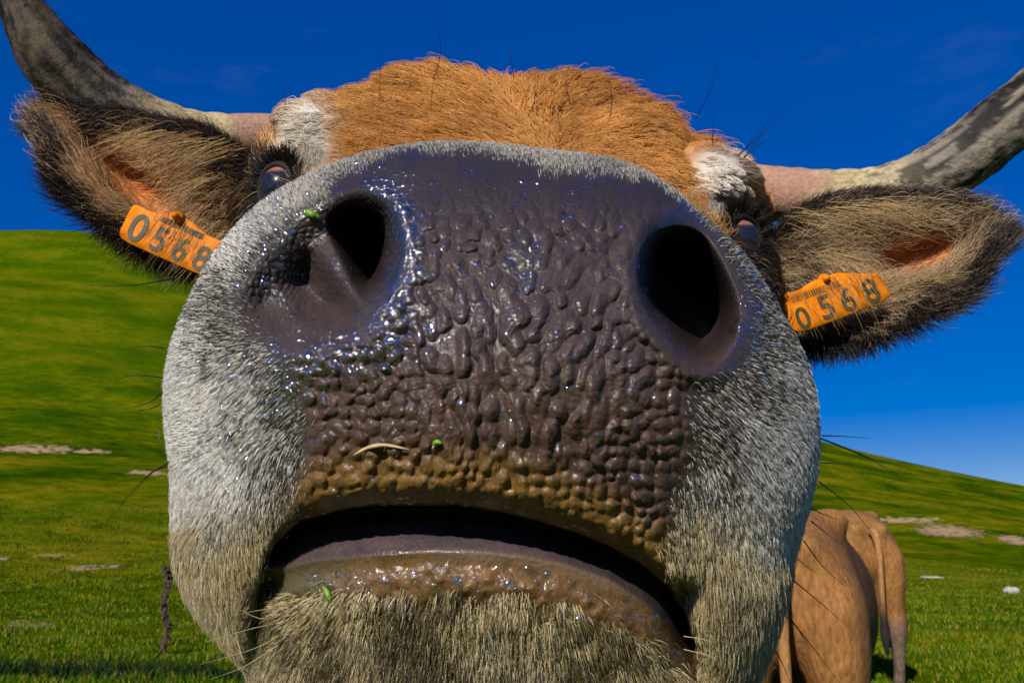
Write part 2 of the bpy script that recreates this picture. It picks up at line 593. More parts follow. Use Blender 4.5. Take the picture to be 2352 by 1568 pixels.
def make_grass(n):
    r = 4.8 * (46 / 4.8) ** rng.random(n)
    a = rng.uniform(-0.62, 0.62, n)
    x, y = r * np.sin(a), r * np.cos(a)
    tuft = fbm(x / 0.6, y / 0.6, 0, 77, 3)
    shade = shadow_band(x, y)
    ok = (tuft > rng.uniform(-0.6, 0.25, n)) | (rng.random(n) < shade)
    x, y, tuft, r, shade = x[ok], y[ok], tuft[ok], r[ok], shade[ok]
    n = len(x)
    z = terrain(x, y)
    h = (0.03 + 0.06 * np.clip(tuft + 0.25, 0, 1)) * rng.uniform(0.6, 1.5, n) * (1 + shade * 1.0)
    wd = rng.uniform(0.003, 0.006, n) * (1 + smooth(8, 40, r) * 3.0)
    yaw = rng.uniform(0, 2 * np.pi, n)
    lean = rng.uniform(0.1, 0.9, n) * h
    la = rng.uniform(0, 2 * np.pi, n)
    bx, by = np.cos(yaw) * wd, np.sin(yaw) * wd
    lx, ly = np.cos(la) * lean, np.sin(la) * lean
    V = np.empty((n, 5, 3))
    V[:, 0] = np.stack([x - bx, y - by, z - 0.01], -1)
    V[:, 1] = np.stack([x + bx, y + by, z - 0.01], -1)
    V[:, 2] = np.stack([x + bx * .8 + lx * .35, y + by * .8 + ly * .35, z + h * .6], -1)
    V[:, 3] = np.stack([x - bx * .8 + lx * .35, y - by * .8 + ly * .35, z + h * .6], -1)
    V[:, 4] = np.stack([x + lx, y + ly, z + h], -1)
    i = np.arange(n)[:, None] * 5
    tri = np.concatenate([i + [0, 1, 2], i + [0, 2, 3], i + [3, 2, 4]])
    base = np.array([[0.060, 0.130, 0.002], [0.13, 0.165, 0.003], [0.20, 0.160, 0.010], [0.035, 0.080, 0.002], [0.26, 0.18, 0.05]])
    patch = np.clip(fbm(x / 2.2, y / 1.2, 0, 88, 3) * 1.6 + 0.5, 0, 1)
    u = rng.random(n)
    pick = np.where(u < 0.30, 0, np.where(u < 0.30 + 0.45 * patch, 1, np.where(u < 0.42 + 0.45 * patch, 2, np.where(u < 0.95, 3, 4))))
    far = smooth(10, 40, r)[:, None]
    c = base[pick] * rng.uniform(0.75, 1.3, (n, 1))
    c = c * (1 - far * 0.6) + np.array([0.085, 0.115, 0.004]) * far * 0.6
    c = c * (1 - shade[:, None]) + np.array([0.010, 0.024, 0.008]) * shade[:, None]  # shade of the strip painted into the blade colour
    return mesh_obj('grass', V.reshape(-1, 3), tri, M_GRASS, col=np.repeat(c, 5, 0), smooth_shade=False)
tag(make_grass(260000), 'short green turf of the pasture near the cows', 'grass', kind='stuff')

# ------------------------------------------------------------------ rocks and dry weeds
def rock(px, py, size, flat, label, seed):
    c = on_ground(px, py)
    rows, cols = 14, 20
    th = np.linspace(0.02, np.pi - 0.02, rows)[:, None]
    ph = np.linspace(0, 2 * np.pi, cols, endpoint=False)[None]
    u = np.stack([np.sin(th) * np.cos(ph), np.sin(th) * np.sin(ph), np.cos(th) + 0 * ph], -1)
    q = 1 + 0.35 * fbm(u[..., 0] * 1.4 + seed, u[..., 1] * 1.4, u[..., 2] * 1.4, seed, 3)
    q = np.round(q * 7) / 7 * 0.6 + q * 0.4
    V = u * q[..., None] * np.array([size, size * 0.8, size * flat])
    f = grid_faces(rows, cols, True)
    o = mesh_obj('rock', V.reshape(-1, 3), f, M_ROCK)
    o.location = (c[0], c[1], terrain(c[0], c[1]) + size * flat * 0.35)
    return tag(o, label, 'rock')
rock(2323, 1362, 0.23, 0.6, 'grey rounded rock lying in the grass below a thin bare stem', 3)
rock(2140, 1328, 0.42, 0.16, 'flat pale stone slab in the grass beyond the dry seed stalk', 5)
rock(268, 1556, 0.05, 0.8, 'small whitish stone in the turf near the dark dry weed', 9)

def weed(px, py, height, label, seed, bushy):
    c = on_ground(px, py)
    c[2] = terrain(c[0], c[1])
    r = random.Random(seed)
    root = empty('dry_weed', c)
    n = 10
    path = np.array([[0.02 * height * math.sin(k * 1.3 + seed) + bushy[1] * k / n * height, 0, height * k / n - 0.02] for k in range(n + 1)]) + c
    V, f = tube(path, np.linspace(0.011, 0.004, n + 1) * bushy[2], 6)
    mesh_obj('stem', V, f, M_WEED, root)
    vs_, fs_ = [], []
    for k in range(bushy[0]):
        t = r.uniform(bushy[3], 1.0)
        p = path[min(n, int(t * n))]
        a = r.uniform(0, 6.28)
        L = r.uniform(0.03, 0.085) * height * 1.5
        e = p + np.array([math.cos(a) * L * 0.6, math.sin(a) * L * 0.6, L * r.uniform(-0.4, 0.9)])
        m_ = (p + e) / 2 + np.array([0, 0, 0.02])
        v, ff = tube([p, m_, e], [0.006, 0.016 * r.uniform(.6, 1.4), 0.003], 5)
        o_ = sum(len(q) for q in vs_)
        vs_.append(v)
        fs_ += [tuple(i + o_ for i in q) for q in ff]
    if vs_:
        o_ = mesh_obj('seed_head', np.concatenate(vs_), fs_, M_WEED, root)
        o_['kind'] = 'stuff'
    return tag(root, label, 'weed')
weed(378, 1500, 0.98, 'dark brown dry weed with shaggy seed head beside the muzzle', 4, (170, -0.08, 3.2, 0.12))
weed(2083, 1345, 0.95, 'knotty dry seed stalk standing beyond the fawn cows', 11, (34, -0.12, 1.1, 0.3))
weed(2292, 1352, 0.75, 'thin bare leaning stem behind the grey rock', 13, (0, -0.5, 0.7, 0.5))

# ------------------------------------------------------------------ cows of the herd
def ring(c, rx, rz, n=28, tilt=0.0, sq=2.3):
    th = np.linspace(0, 2 * np.pi, n, endpoint=False)
    cx = np.sign(np.cos(th)) * np.abs(np.cos(th)) ** (2 / sq) * rx
    cz = np.sign(np.sin(th)) * np.abs(np.sin(th)) ** (2 / sq) * rz
    return np.stack([c[0] + cx, c[1] + cz * math.sin(tilt), c[2] + cz * math.cos(tilt)], -1)

def loft(rings, sub=5):
    G = catmull(np.array(rings), (len(rings) - 1) * sub + 1)
    R, C = G.shape[:2]
    V = np.concatenate([G.reshape(-1, 3), G[0].mean(0)[None], G[-1].mean(0)[None]])
    f = [tuple(q) for q in grid_faces(R, C, True)]
    f += [((k + 1) % C, k, R * C) for k in range(C)]
    f += [((R - 1) * C + k, (R - 1) * C + (k + 1) % C, R * C + 1) for k in range(C)]
    return V, f

def leg_rings(pts):
    return [ring((x, y, z), rx, ry, 14, math.pi / 2, 2.0) for x, y, z, rx, ry in pts]

def body_pieces(head=True):
    """a standing cow along +Y (head forward), feet at z = 0"""
    ps = []
    torso = [((0, -0.84, 1.10), .05, .06), ((0, -0.82, 1.04), .17, .17), ((0, -0.70, 1.02), .235, .26), ((0, -0.48, 1.03), .275, .305), ((0, -0.2, .97), .33, .345),
             ((0, .12, .93), .365, .37), ((0, .42, .92), .34, .375), ((0, .68, .95), .275, .37), ((0, .86, .97), .20, .29), ((0, .95, .98), .09, .15)]
    ps.append(loft([ring(*t) for t in torso]))
    for s in (-1, 1):
        ps.append(loft(leg_rings([(s * .14, -.58, 1.14, .11, .20), (s * .165, -.62, .98, .125, .24), (s * .165, -.64, .80, .125, .22), (s * .165, -.66, .64, .10, .16),
                                  (s * .16, -.73, .47, .085, .115), (s * .16, -.745, .30, .052, .060), (s * .16, -.72, .13, .042, .048), (s * .16, -.69, .055, .052, .06), (s * .16, -.68, .0, .06, .075)])))
        ps.append(loft(leg_rings([(s * .16, .66, 1.0, .09, .17), (s * .19, .66, .82, .095, .14), (s * .18, .66, .64, .075, .09), (s * .165, .66, .42, .055, .06),
                                  (s * .16, .65, .28, .04, .045), (s * .16, .66, .12, .042, .048), (s * .16, .68, .055, .052, .06), (s * .16, .69, .0, .06, .075)])))
    for s in (-1, 1):                                  # hip and pin bones, withers
        ps.append(loft([ring((s * .17, -.52, 1.26), .05, .04), ring((s * .19, -.46, 1.27), .075, .06), ring((s * .18, -.38, 1.26), .05, .04)]))
        ps.append(loft([ring((s * .09, -.86, 1.16), .03, .03), ring((s * .10, -.80, 1.17), .055, .05), ring((s * .10, -.72, 1.17), .04, .04)]))
    if head:
        ps.append(loft([ring((0, .70, 1.0), .17, .30, tilt=-.4), ring((0, .95, .92), .14, .21, tilt=0), ring((0, 1.14, .80), .12, .17, tilt=.5),
                        ring((0, 1.27, .68), .115, .155, tilt=.9), ring((0, 1.36, .55), .115, .135, tilt=1.1), ring((0, 1.43, .40), .085, .10, tilt=1.2),
                        ring((0, 1.49, .26), .08, .085, tilt=1.2), ring((0, 1.51, .20), .05, .05, tilt=1.2)]))
    return ps

def join_pieces(ps):
    V, f, o = [], [], 0
    for v, q in ps:
        V.append(v)
        f += [tuple(i + o for i in t) for t in q]
        o += len(v)
    return np.concatenate(V), f

def remeshed(V, f, voxel, it=6):
    me = bpy.data.meshes.new('tmp')
    me.from_pydata(np.asarray(V).tolist(), [], f)
    o = bpy.data.objects.new('tmp', me)
    COL.objects.link(o)
    m = o.modifiers.new('r', 'REMESH')
    m.mode = 'VOXEL'
    m.voxel_size = voxel
    s = o.modifiers.new('s', 'SMOOTH')
    s.factor = 0.5
    s.iterations = it
    dg = bpy.context.evaluated_depsgraph_get()
    ev = o.evaluated_get(dg)
    m2 = bpy.data.meshes.new_from_object(ev)
    v = np.empty(len(m2.vertices) * 3)
    m2.vertices.foreach_get('co', v)
    fc = [tuple(p.vertices) for p in m2.polygons]
    bpy.data.objects.remove(o)
    bpy.data.meshes.remove(me)
    bpy.data.meshes.remove(m2)
    return v.reshape(-1, 3), fc

def hide_color(V):
    x, y, z = V.T
    n = fbm(x * 2.5, y * 2.5, z * 2.5, 4, 3)
    fawn = np.array([0.185, 0.078, 0.022])
    dark = np.array([0.085, 0.036, 0.012])
    cream = np.array([0.27, 0.13, 0.042])
    grey = np.array([0.13, 0.095, 0.065])
    c = lerp(fawn, dark, np.clip(0.25 + n * 0.9, 0, 0.7)[:, None])
    c = lerp(c, dark, (0.75 * smooth(-.35, .15, y) * smooth(.55, .75, z))[:, None])
    c = lerp(c, cream, (0.8 * smooth(1.18, 1.34, z) * smooth(0.3, -0.5, y))[:, None])
    c = lerp(c, cream, (0.7 * smooth(-.5, -.75, y) * smooth(.6, .75, z))[:, None])
    c = lerp(c, grey, (smooth(.6, .4, z))[:, None])
    c = lerp(c, np.array([.02, .018, .016]), smooth(.09, .06, z)[:, None])
    return c

BV, BF = remeshed(*join_pieces(body_pieces(True)), 0.022)
BC = hide_color(BV)

def herd_cow(x, y, heading, label, size=1.0, first=[None]):
    z0 = float(terrain(np.array(x), np.array(y))) - 0.01
    if first[0] is None:
        root = empty('cow', (0, 0, 0))
        mesh_obj('body', BV, BF, M_HIDE, root, col=BC)
        tp = catmull([(0, -.83, 1.14), (0, -.90, 1.13), (0, -.935, 1.02), (0, -.925, .8), (0, -.91, .6), (0, -.90, .42), (0, -.90, .28)], 26)
        tr = catmull([[.035], [.032], [.026], [.02], [.018], [.035], [.012]], 26)[:, 0]
        v, f = tube(tp, tr, 10)
        c = lerp(np.array([.32, .16, .06]), np.array([.02, .016, .014]), smooth(.75, .5, v[:, 2])[:, None])
        mesh_obj('tail', v, f, M_HIDE, root, col=c)
        for s in (-1, 1):
            v, f = loft([ring((s * .10, 1.27, .74), .02, .03), ring((s * .17, 1.26, .74), .02, .06), ring((s * .26, 1.25, .72), .02, .075), ring((s * .33, 1.24, .70), .01, .02)])
            mesh_obj('ear', v, f, M_HIDE, root, col=np.tile([.12, .06, .03], (len(v), 1)))
            hp = catmull([(s * .08, 1.31, .80), (s * .18, 1.35, .82), (s * .28, 1.42, .84), (s * .33, 1.5, .90), (s * .34, 1.54, .97)], 18)
            v, f = tube(hp, np.linspace(.034, .006, 18), 10)
            mesh_obj('horn', v, f, M_HORN, root, col=lerp(np.array([.45, .38, .25]), np.array([.03, .03, .03]), smooth(.83, .92, v[:, 2])[:, None]))
        first[0] = root
    else:
        root = first[0].copy()
        COL.objects.link(root)
        for ch in list(first[0].children):
            c = ch.copy()
            COL.objects.link(c)
            c.parent = root
    root.location = (x, y, z0)
    root.rotation_euler = (0, 0, heading)
    root.scale = (size, size, size)
    return tag(root, label, 'cow', 'fawn cows grazing behind the muzzle')

herd_cow(1.01, 3.27, math.radians(-19), 'fawn cow with its dark flank showing just beside the big muzzle', 0.83)
herd_cow(2.76, 7.75, math.radians(3), 'pale fawn cow seen from behind with its tail hanging, standing clear of the muzzle', 1.04)

# ------------------------------------------------------------------ the cow at the lens
ROOT_Y = 2.05
hero = empty('cow', (0, ROOT_Y, 0))
tag(hero, 'horned tan cow thrusting its huge wet dark muzzle forward, orange tags in both ears', 'cow')

OUTLINE = [(1885, 900), (1893, 1000), (1888, 1090), (1860, 1200), (1828, 1290), (1802, 1400), (1775, 1490), (1735, 1570), (1690, 1680), (1560, 1830), (1280, 1900), (1000, 1890),
           (780, 1830), (650, 1720), (592, 1610), (565, 1540), (520, 1480), (460, 1425), (412, 1345), (382, 1260), (384, 1160), (384, 1080), (370, 990), (364, 900), (376, 800),
           (420, 700), (470, 610), (535, 520), (610, 450), (700, 400), (790, 362), (880, 338), (980, 324), (1090, 323), (1170, 330), (1260, 343), (1360, 352), (1460, 376),
           (1550, 430), (1625, 500), (1700, 570), (1760, 640), (1820, 740), (1862, 820)]
CX, CY = 1130.0, 860.0
NT, NR = 1040, 350
TH = np.linspace(-np.pi, np.pi, NT, endpoint=False)

def radial(points, cx, cy, blur=9):
    p = np.array(points, float)
    a = np.arctan2(p[:, 1] - cy, p[:, 0] - cx)
    r = np.hypot(p[:, 0] - cx, p[:, 1] - cy)
    o = np.argsort(a)
    a, r = a[o], r[o]
    a = np.concatenate([a - 2 * np.pi, a, a + 2 * np.pi])
    r = np.tile(r, 3)
    v = np.interp(TH, a, r)
    k = np.exp(-0.5 * (np.arange(-3 * blur, 3 * blur + 1) / blur) ** 2)
    k /= k.sum()
    n = len(k) // 2
    return np.convolve(np.concatenate([v[-n:], v, v[:n]]), k, 'valid')

RO = radial(OUTLINE, CX, CY) - 13 * smooth(500, 800, CY + radial(OUTLINE, CX, CY) * np.sin(TH)) - 5
tt = np.linspace(0, 1, NR)
rho = np.sin(tt * np.pi / 2) ** 0.8
rho[0] = 0.0015
RHO = rho[:, None] * np.ones(NT)
X = CX + RHO * RO * np.cos(TH)
Y = CY + RHO * RO * np.sin(TH)

LIP_U = [(560, 1400), (605, 1290), (640, 1240), (690, 1197), (780, 1172), (860, 1160), (1050, 1160), (1150, 1175), (1230, 1195), (1330, 1225), (1400, 1255), (1480, 1300), (1540, 1355), (1575, 1400), (1600, 1470), (1640, 1600)]
LIP_L = [(560, 1420), (605, 1302), (650, 1306), (720, 1290), (850, 1277), (1000, 1268), (1100, 1270), (1200, 1280), (1300, 1300), (1400, 1335), (1480, 1385), (1540, 1440), (1575, 1485), (1600, 1510), (1640, 1640)]
NOSE_L = [(775, 482), (830, 468), (880, 488), (899, 560), (890, 632), (856, 680), (835, 682), (800, 610), (768, 548), (758, 505)]
PIT_L = [(672, 600), (712, 580), (752, 640), (815, 712), (790, 745), (735, 738), (685, 705), (655, 655)]
ALAR_L = [(575, 650), (640, 560), (735, 478), (830, 450), (905, 485), (922, 580), (905, 655), (850, 715), (780, 755), (690, 772), (600, 760), (555, 710)]
NOSE_R = [(1475, 572), (1508, 532), (1565, 520), (1618, 540), (1655, 600), (1690, 680), (1697, 740), (1676, 800), (1636, 838), (1590, 836), (1540, 782), (1490, 722), (1464, 650)]
WELL_R = [(1490, 560), (1500, 480), (1580, 455), (1660, 500), (1700, 600), (1715, 720), (1660, 800), (1560, 780)]
PLANUM = [(672, 1130), (695, 1060), (700, 980), (675, 900), (655, 830), (560, 750), (545, 660), (610, 570), (690, 500), (742, 460), (755, 410), (830, 362), (920, 330), (1050, 330), (1150, 352), (1270, 378), (1400, 385), (1500, 405),
          (1590, 455), (1655, 520), (1700, 600), (1738, 700), (1728, 790), (1690, 850), (1620, 872), (1580, 920), (1600, 980), (1590, 1050), (1560, 1130), (1540, 1240), (1560, 1340), (1595, 1400), (1620, 1500),
          (1560, 1480), (1480, 1420), (1300, 1340), (1100, 1310), (800, 1320), (640, 1330), (590, 1320), (615, 1260), (650, 1200)]

def muzzle_fields(x, y, rho_):
    up = interp(LIP_U, x)
    lo = interp(LIP_L, x)
    d = 0.204 + 0.062 * (1 - np.sqrt(np.clip(1 - rho_ ** 2.6, 0, 1)))
    d = d + 0.000028 * (900 - y) * smooth(1100, 500, y)                # the nose leans back towards its top
    d = d - 0.006 * np.exp(-((x - 1150) / 330) ** 2 - ((y - 980) / 260) ** 2)
    d = d + 0.0012 * np.exp(-((x - 1140) / 30) ** 2) * smooth(620, 800, y) * smooth(1160, 1040, y)     # philtrum
    sdp = poly_sd(PLANUM, x, y)
    wob = 22 * fbm(x / 60, y / 60, 0, 12, 3)
    bare = smooth(34, -34, sdp + wob)
    # nostrils
    n1 = poly_sd(round_poly(NOSE_L, 2), x, y)
    n2 = poly_sd(round_poly(PIT_L, 2), x, y)
    n3 = poly_sd(round_poly(ALAR_L, 2), x, y)
    n4 = poly_sd(round_poly(NOSE_R, 2), x, y)
    n5 = poly_sd(round_poly(WELL_R, 2), x, y)
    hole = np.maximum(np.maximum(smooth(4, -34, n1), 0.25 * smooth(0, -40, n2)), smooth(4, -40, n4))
    d = d + 0.040 * smooth(14, -46, n1) + 0.013 * smooth(30, -50, n2) + 0.018 * smooth(45, -70, n3) + 0.055 * smooth(10, -62, n4) + 0.007 * smooth(30, -60, n5)
    d = d - 0.0042 * np.exp(-((n1 - 34) / 26) ** 2) * smooth(700, 860, x) - 0.003 * np.exp(-((n4 - 26) / 24) ** 2) * smooth(1720, 1600, x)
    d = d - 0.002 * np.exp(-((n3 - 60) / 45) ** 2) * smooth(620, 760, y + (x - 640) * 0.2)
    # mouth
    gap = lo - up
    t = np.clip((y - up) / np.maximum(gap, 4), 0, 1)
    inm = smooth(-3, 5, y - up)
    side = smooth(575, 625, x) * smooth(1625, 1585, x)
    below = inm * side
    prof = np.interp(t, [0, .12, .35, .7, .93, 1.0], [0.030, 0.030, 0.019, 0.0105, 0.0068, 0.006])
    d = d + below * prof
    d = d + side * 0.007 * smooth(60, 0, up - y) ** 2 * (1 - inm)        # underside of the upper lip
    below_l = smooth(0, 60, y - lo) * side
    d = d - below_l * 0.004 * smooth(0, 90, y - lo) + below_l * 0.004 * smooth(60, 300, y - lo)
    # the deep fold between chin and hanging lip
    fl = interp([(1290, 606), (1400, 580), (1500, 558), (1600, 560), (1800, 600)], y)
    fr = interp([(1420, 1590), (1500, 1612), (1600, 1640), (1800, 1680)], y)
    low = smooth(1290, 1360, y)
    chin = smooth(-10, 40, x - fl) * smooth(10, -40, x - fr) * low
    d = d + 0.013 * low * (np.exp(-((x - fl - 18) / 30) ** 2) + np.exp(-((x - fr + 20) / 34) ** 2))
    d = d + 0.004 * chin * (1 - below)
    # cobbled skin
    wx = 16 * fbm(x / 55, y / 55, 0, 21, 2)
    wy = 16 * fbm(x / 55, y / 55, 0, 22, 2)
    xr = (x - 1150) / (1 + np.clip(1150 - y, 0, None) * 0.0010)
    yr = (y - 1250) + 0.0007 * (x - 1150) ** 2 * smooth(1100, 700, y)
    def blobs(u, v, seed, r):
        i, j = np.floor(u), np.floor(v)
        acc = np.zeros(u.shape)
        for a in (-1, 0, 1):
            for b in (-1, 0, 1):
                ci, cj = i + a, j + b
                zx = ci + 0.5 + (hash3(ci, cj, ci * 0, seed) - 0.5) * 0.7
                zy = cj + 0.5 + (hash3(ci, cj, ci * 0, seed + 5) - 0.5) * 0.7
                am = 0.55 + 0.55 * hash3(ci, cj, ci * 0, seed + 9)
                rr_ = r * (0.78 + 0.5 * hash3(ci, cj, ci * 0, seed + 13))
                acc = acc + (am * np.clip(1 - ((u - zx) ** 2 + (v - zy) ** 2) / rr_ ** 2, 0, 1) ** 0.9) ** 3
        return acc ** (1 / 3)
    k1, k2, kv, _ = worley((x + wx) / 15, (y + wy) / 17, 3)
    b_round = blobs((x + wx) / 29, (y + wy) / 31, 1, 0.58)
    b_long = 1.1 * blobs((xr + wx) / 26, (yr + wy * 1.6) / 56, 2, 0.56)
    f1, f2 = b_round, b_round
    g1, g2 = b_long, b_long
    b_fine = smooth(0.0, 0.6, k2 - k1) * (0.5 + 0.5 * kv)
    mlong = np.exp(-((x - 1190) / 250) ** 4 - ((y - 830) / 260) ** 4)
    mlong = smooth(0.25, 0.7, mlong + 0.25 * fbm(x / 90, y / 90, 0, 40, 2))
    amp = smooth(400, 560, y) * smooth(10, -45, sdp) * (1 - smooth(55, 5, np.minimum(np.minimum(n1, n4), n3)) * 0.92)
    amp_hi = smooth(-10, -60, sdp) * smooth(40, 90, np.minimum(n1, n4))
    lipfade = lerp(1.0, 0.45, smooth(90, 10, up - y))
    upper = 1 - inm
    bump = (lerp(b_round, b_long, mlong) * 0.0019 * amp * lipfade + b_fine * 0.00022 * amp_hi) * upper
    bump = bump + below_l * 0.0013 * (fbm(x / 26, y / 26, 0, 50, 4) + 0.2) * smooth(190, 90, y - lo)
    bump = bump + 0.0005 * b_fine * smooth(20, -10, n3) * upper
    d = d - bump
    return dict(d=d, bare=bare, hole=hole, up=up, lo=lo, below=below, below_l=below_l, chin=chin, side=side, sdp=sdp, bump=bump, n3=n3, n1=n1, n4=n4, groove=lerp(f2 - f1, g2 - g1, mlong))

FL = muzzle_fields(X, Y, RHO)
D = FL['d']
# ---- the rest of the head behind the muzzle, as rings that share the same angles
def head_ring(points, cx, cy, d, blur=14):
    r = radial(points, cx, cy, blur)
    return P(cx + r * np.cos(TH), cy + r * np.sin(TH), d)

def ell(cx, cy, a, b):
    q = np.linspace(0, 2 * np.pi, 40, endpoint=False)
    return [(cx + a * math.cos(t), cy + b * math.sin(t)) for t in q]

edge = P(X[-1], Y[-1], D[-1])
sc = lambda k: [(CX + (a - CX) * k, CY + (b - CY) * k) for a, b in OUTLINE]
B1 = [(612, 440), (660, 372), (760, 345), (950, 338), (1180, 340), (1400, 365), (1580, 425), (1680, 480), (1735, 560), (1760, 680), (1700, 850), (1500, 1000), (1180, 1060), (850, 1000), (640, 850), (560, 680), (575, 540)]
B2 = [(600, 420), (640, 338), (690, 285), (800, 262), (950, 252), (1180, 254), (1400, 282), (1560, 335), (1660, 372), (1705, 440), (1742, 560), (1760, 700), (1680, 880), (1450, 1000), (1180, 1040), (900, 1000), (680, 870), (560, 700), (560, 520)]
B3 = [(598, 425), (648, 322), (700, 272), (820, 226), (950, 196), (1100, 178), (1250, 182), (1400, 226), (1530, 288), (1620, 340), (1695, 385), (1745, 480), (1775, 610), (1720, 760), (1550, 900), (1180, 960), (850, 900), (680, 760), (580, 620), (572, 510)]
rings = [edge,
         head_ring(sc(0.955), CX, CY, 0.288),
         head_ring(sc(0.80), CX, CY + 20, 0.325),
         head_ring(ell(1170, 800, 440, 420), 1170, 800, 0.385),
         head_ring(B1, 1170, 700, 0.455),
         head_ring(B2, 1170, 620, 0.515),
         head_ring(B3, 1170, 560, 0.575),
         head_ring(ell(1175, 520, 490, 290), 1175, 520, 0.625)]
# neck, in the place's own axes
def neck(c, rx, rz, tilt):
    cz = -np.sin(TH) * rz
    return np.stack([c[0] + np.cos(TH) * rx, c[1] + cz * math.sin(tilt), c[2] + cz * math.cos(tilt)], -1)
rings += [neck((0, .76, 1.10), .125, .15, .35), neck((0, .93, 1.06), .15, .21, .35), neck((0, 1.12, 1.0), .19, .27, .25), neck((0, 1.35, .98), .2, .28, .1)]
SUB = 10
HG = catmull(np.array(rings), (len(rings) - 1) * SUB + 1)[1:]

def project(V):
    q = V - CAM
    d = q @ FWD
    return 1176 + (q @ RIGHT) / d * F, 784 - (q @ UP) / d * F, d

# folds and lumps of the brow
hx, hy, hd = project(HG)
HN = grid_normals(np.concatenate([edge[None], HG]), True)[1:]
ctr = HG.mean(1, keepdims=True)
HN = HN * np.sign(((HG - ctr) * HN).sum(-1, keepdims=True) + 1e-9)
lump = 0.016 * fbm(hx / 130, hy / 60, hd * 8, 60, 3) + 0.010 * np.exp(-((hx - 715) / 75) ** 2 - ((hy - 300) / 65) ** 2) + 0.010 * np.exp(-((hx - 1640) / 60) ** 2 - ((hy - 410) / 60) ** 2)
lump = lump - 0.007 * np.exp(-((hx - 1560 - (hy - 300) * .1) / 16) ** 2) * smooth(250, 300, hy) * smooth(440, 380, hy)
fade = smooth(0.40, 0.46, hd) * smooth(0.66, 0.58, hd)
HG = HG + HN * (lump * fade)[..., None]

VM = P(X, Y, D)
ALLG = np.concatenate([VM, HG])
rowsA = ALLG.shape[0]
px_all, py_all, d_all = project(ALLG)

# ---- colours of skin and coat
def muzzle_color(x, y, f):
    n = fbm(x / 40, y / 40, 0, 70, 4)
    n2 = fbm(x / 12, y / 12, 0, 71, 3)
    pl = np.array([0.046, 0.033, 0.032]) * (1 + 0.35 * n[..., None])
    pl = lerp(pl, np.array([0.064, 0.037, 0.026]), (smooth(700, 1000, y) * 0.8)[..., None])
    pl = lerp(pl, np.array([0.022, 0.016, 0.018]), (smooth(620, 400, y) * 0.8)[..., None])
    lip = np.array([0.17, 0.092, 0.018]) * (1 + 0.5 * n[..., None])
    k = smooth(175, 60, f['up'] - y + 40 * n) * smooth(-5, 10, f['up'] - y + 8)
    pl = lerp(pl, lip, np.clip(k * (0.75 + 0.4 * n2), 0, 0.95)[..., None])
    fur = np.array([0.05, 0.045, 0.04])[None, None] * (1 + 0.4 * n2[..., None])
    white = np.array([0.46, 0.44, 0.41])
    fur = lerp(fur, white, smooth(60, 230, f['sdp'] + 40 * n)[..., None])
    yel = np.array([0.09, 0.065, 0.022])
    fur = lerp(fur, yel, (smooth(1150, 1330, y) * 0.8)[..., None])
    c = lerp(fur, pl, f['bare'][..., None])
    inner = lerp(np.array([0.075, 0.050, 0.052]), np.array([0.045, 0.034, 0.040]), smooth(0, 1, n + .5)[..., None])
    c = lerp(c, inner, (f['below'] * (1 - smooth(-14, 16, y - f['lo'])))[..., None])
    lowlip = np.array([0.12, 0.066, 0.026]) * (1 + 0.6 * n[..., None])
    lowlip = lerp(lowlip, np.array([0.085, 0.07, 0.035]), smooth(900, 700, x)[..., None])
    edgeband = np.exp(-((y - f['lo'] - 8) / 12) ** 2) * smooth(950, 1080, x) * smooth(1500, 1400, x)
    chinc = lerp(lowlip, np.array([0.075, 0.062, 0.032]), smooth(110, 190, y - f['lo'] + 50 * n)[..., None])
    c = lerp(c, chinc, (f['side'] * smooth(-14, 16, y - f['lo']))[..., None])
    c = lerp(c, np.array([0.30, 0.22, 0.15]), (edgeband * 0.35)[..., None])
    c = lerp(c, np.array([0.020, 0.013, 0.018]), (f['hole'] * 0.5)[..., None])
    return np.clip(c, 0.004, 1)

CM = muzzle_color(X, Y, FL)

def coat_color(x, y):
    """pigment of the coat on the brow"""
    n = fbm(x / 40, y / 30, 0, 80, 3)
    tan = np.array([0.54, 0.250, 0.056])[None] * (1 + 0.25 * n[..., None])
    tan = lerp(tan, np.array([0.58, 0.31, 0.09]), (smooth(960, 780, x) * smooth(160, 260, y) * 0.6)[..., None])
    white = np.array([0.64, 0.60, 0.53])
    a = np.maximum(smooth(1.45, 0.45, np.hypot((x - 715 + 12 * n) / 85, (y - 325) / 115)), smooth(1.45, 0.45, np.hypot((x - 1650 + 12 * n) / 66, (y - 415) / 92)))
    c = lerp(tan, white, a[..., None])
    g = np.maximum(smooth(1.3, 0.5, np.hypot((x - 705) / 75, (y - 372) / 42)), smooth(1.3, 0.5, np.hypot((x - 1640) / 85, (y - 480) / 45)))
    c = lerp(c, np.array([0.20, 0.18, 0.15]), (g * 0.75)[..., None])
    ed = np.minimum(np.hypot((x - 628) / 78, (y - 445) / 70), np.hypot((x - 1712) / 62, (y - 560) / 70))
    dk0 = smooth(1.35, 0.95, ed)
    dk = np.maximum(dk0, smooth(668, 630, x) * smooth(335, 375, y), smooth(1672, 1712, x) * smooth(440, 495, y)) if False else np.maximum(np.maximum(dk0, smooth(668, 630, x) * smooth(335, 375, y)), smooth(1672, 1712, x) * smooth(440, 495, y))
    c = lerp(c, np.array([0.022, 0.017, 0.014]), dk[..., None])
    return c

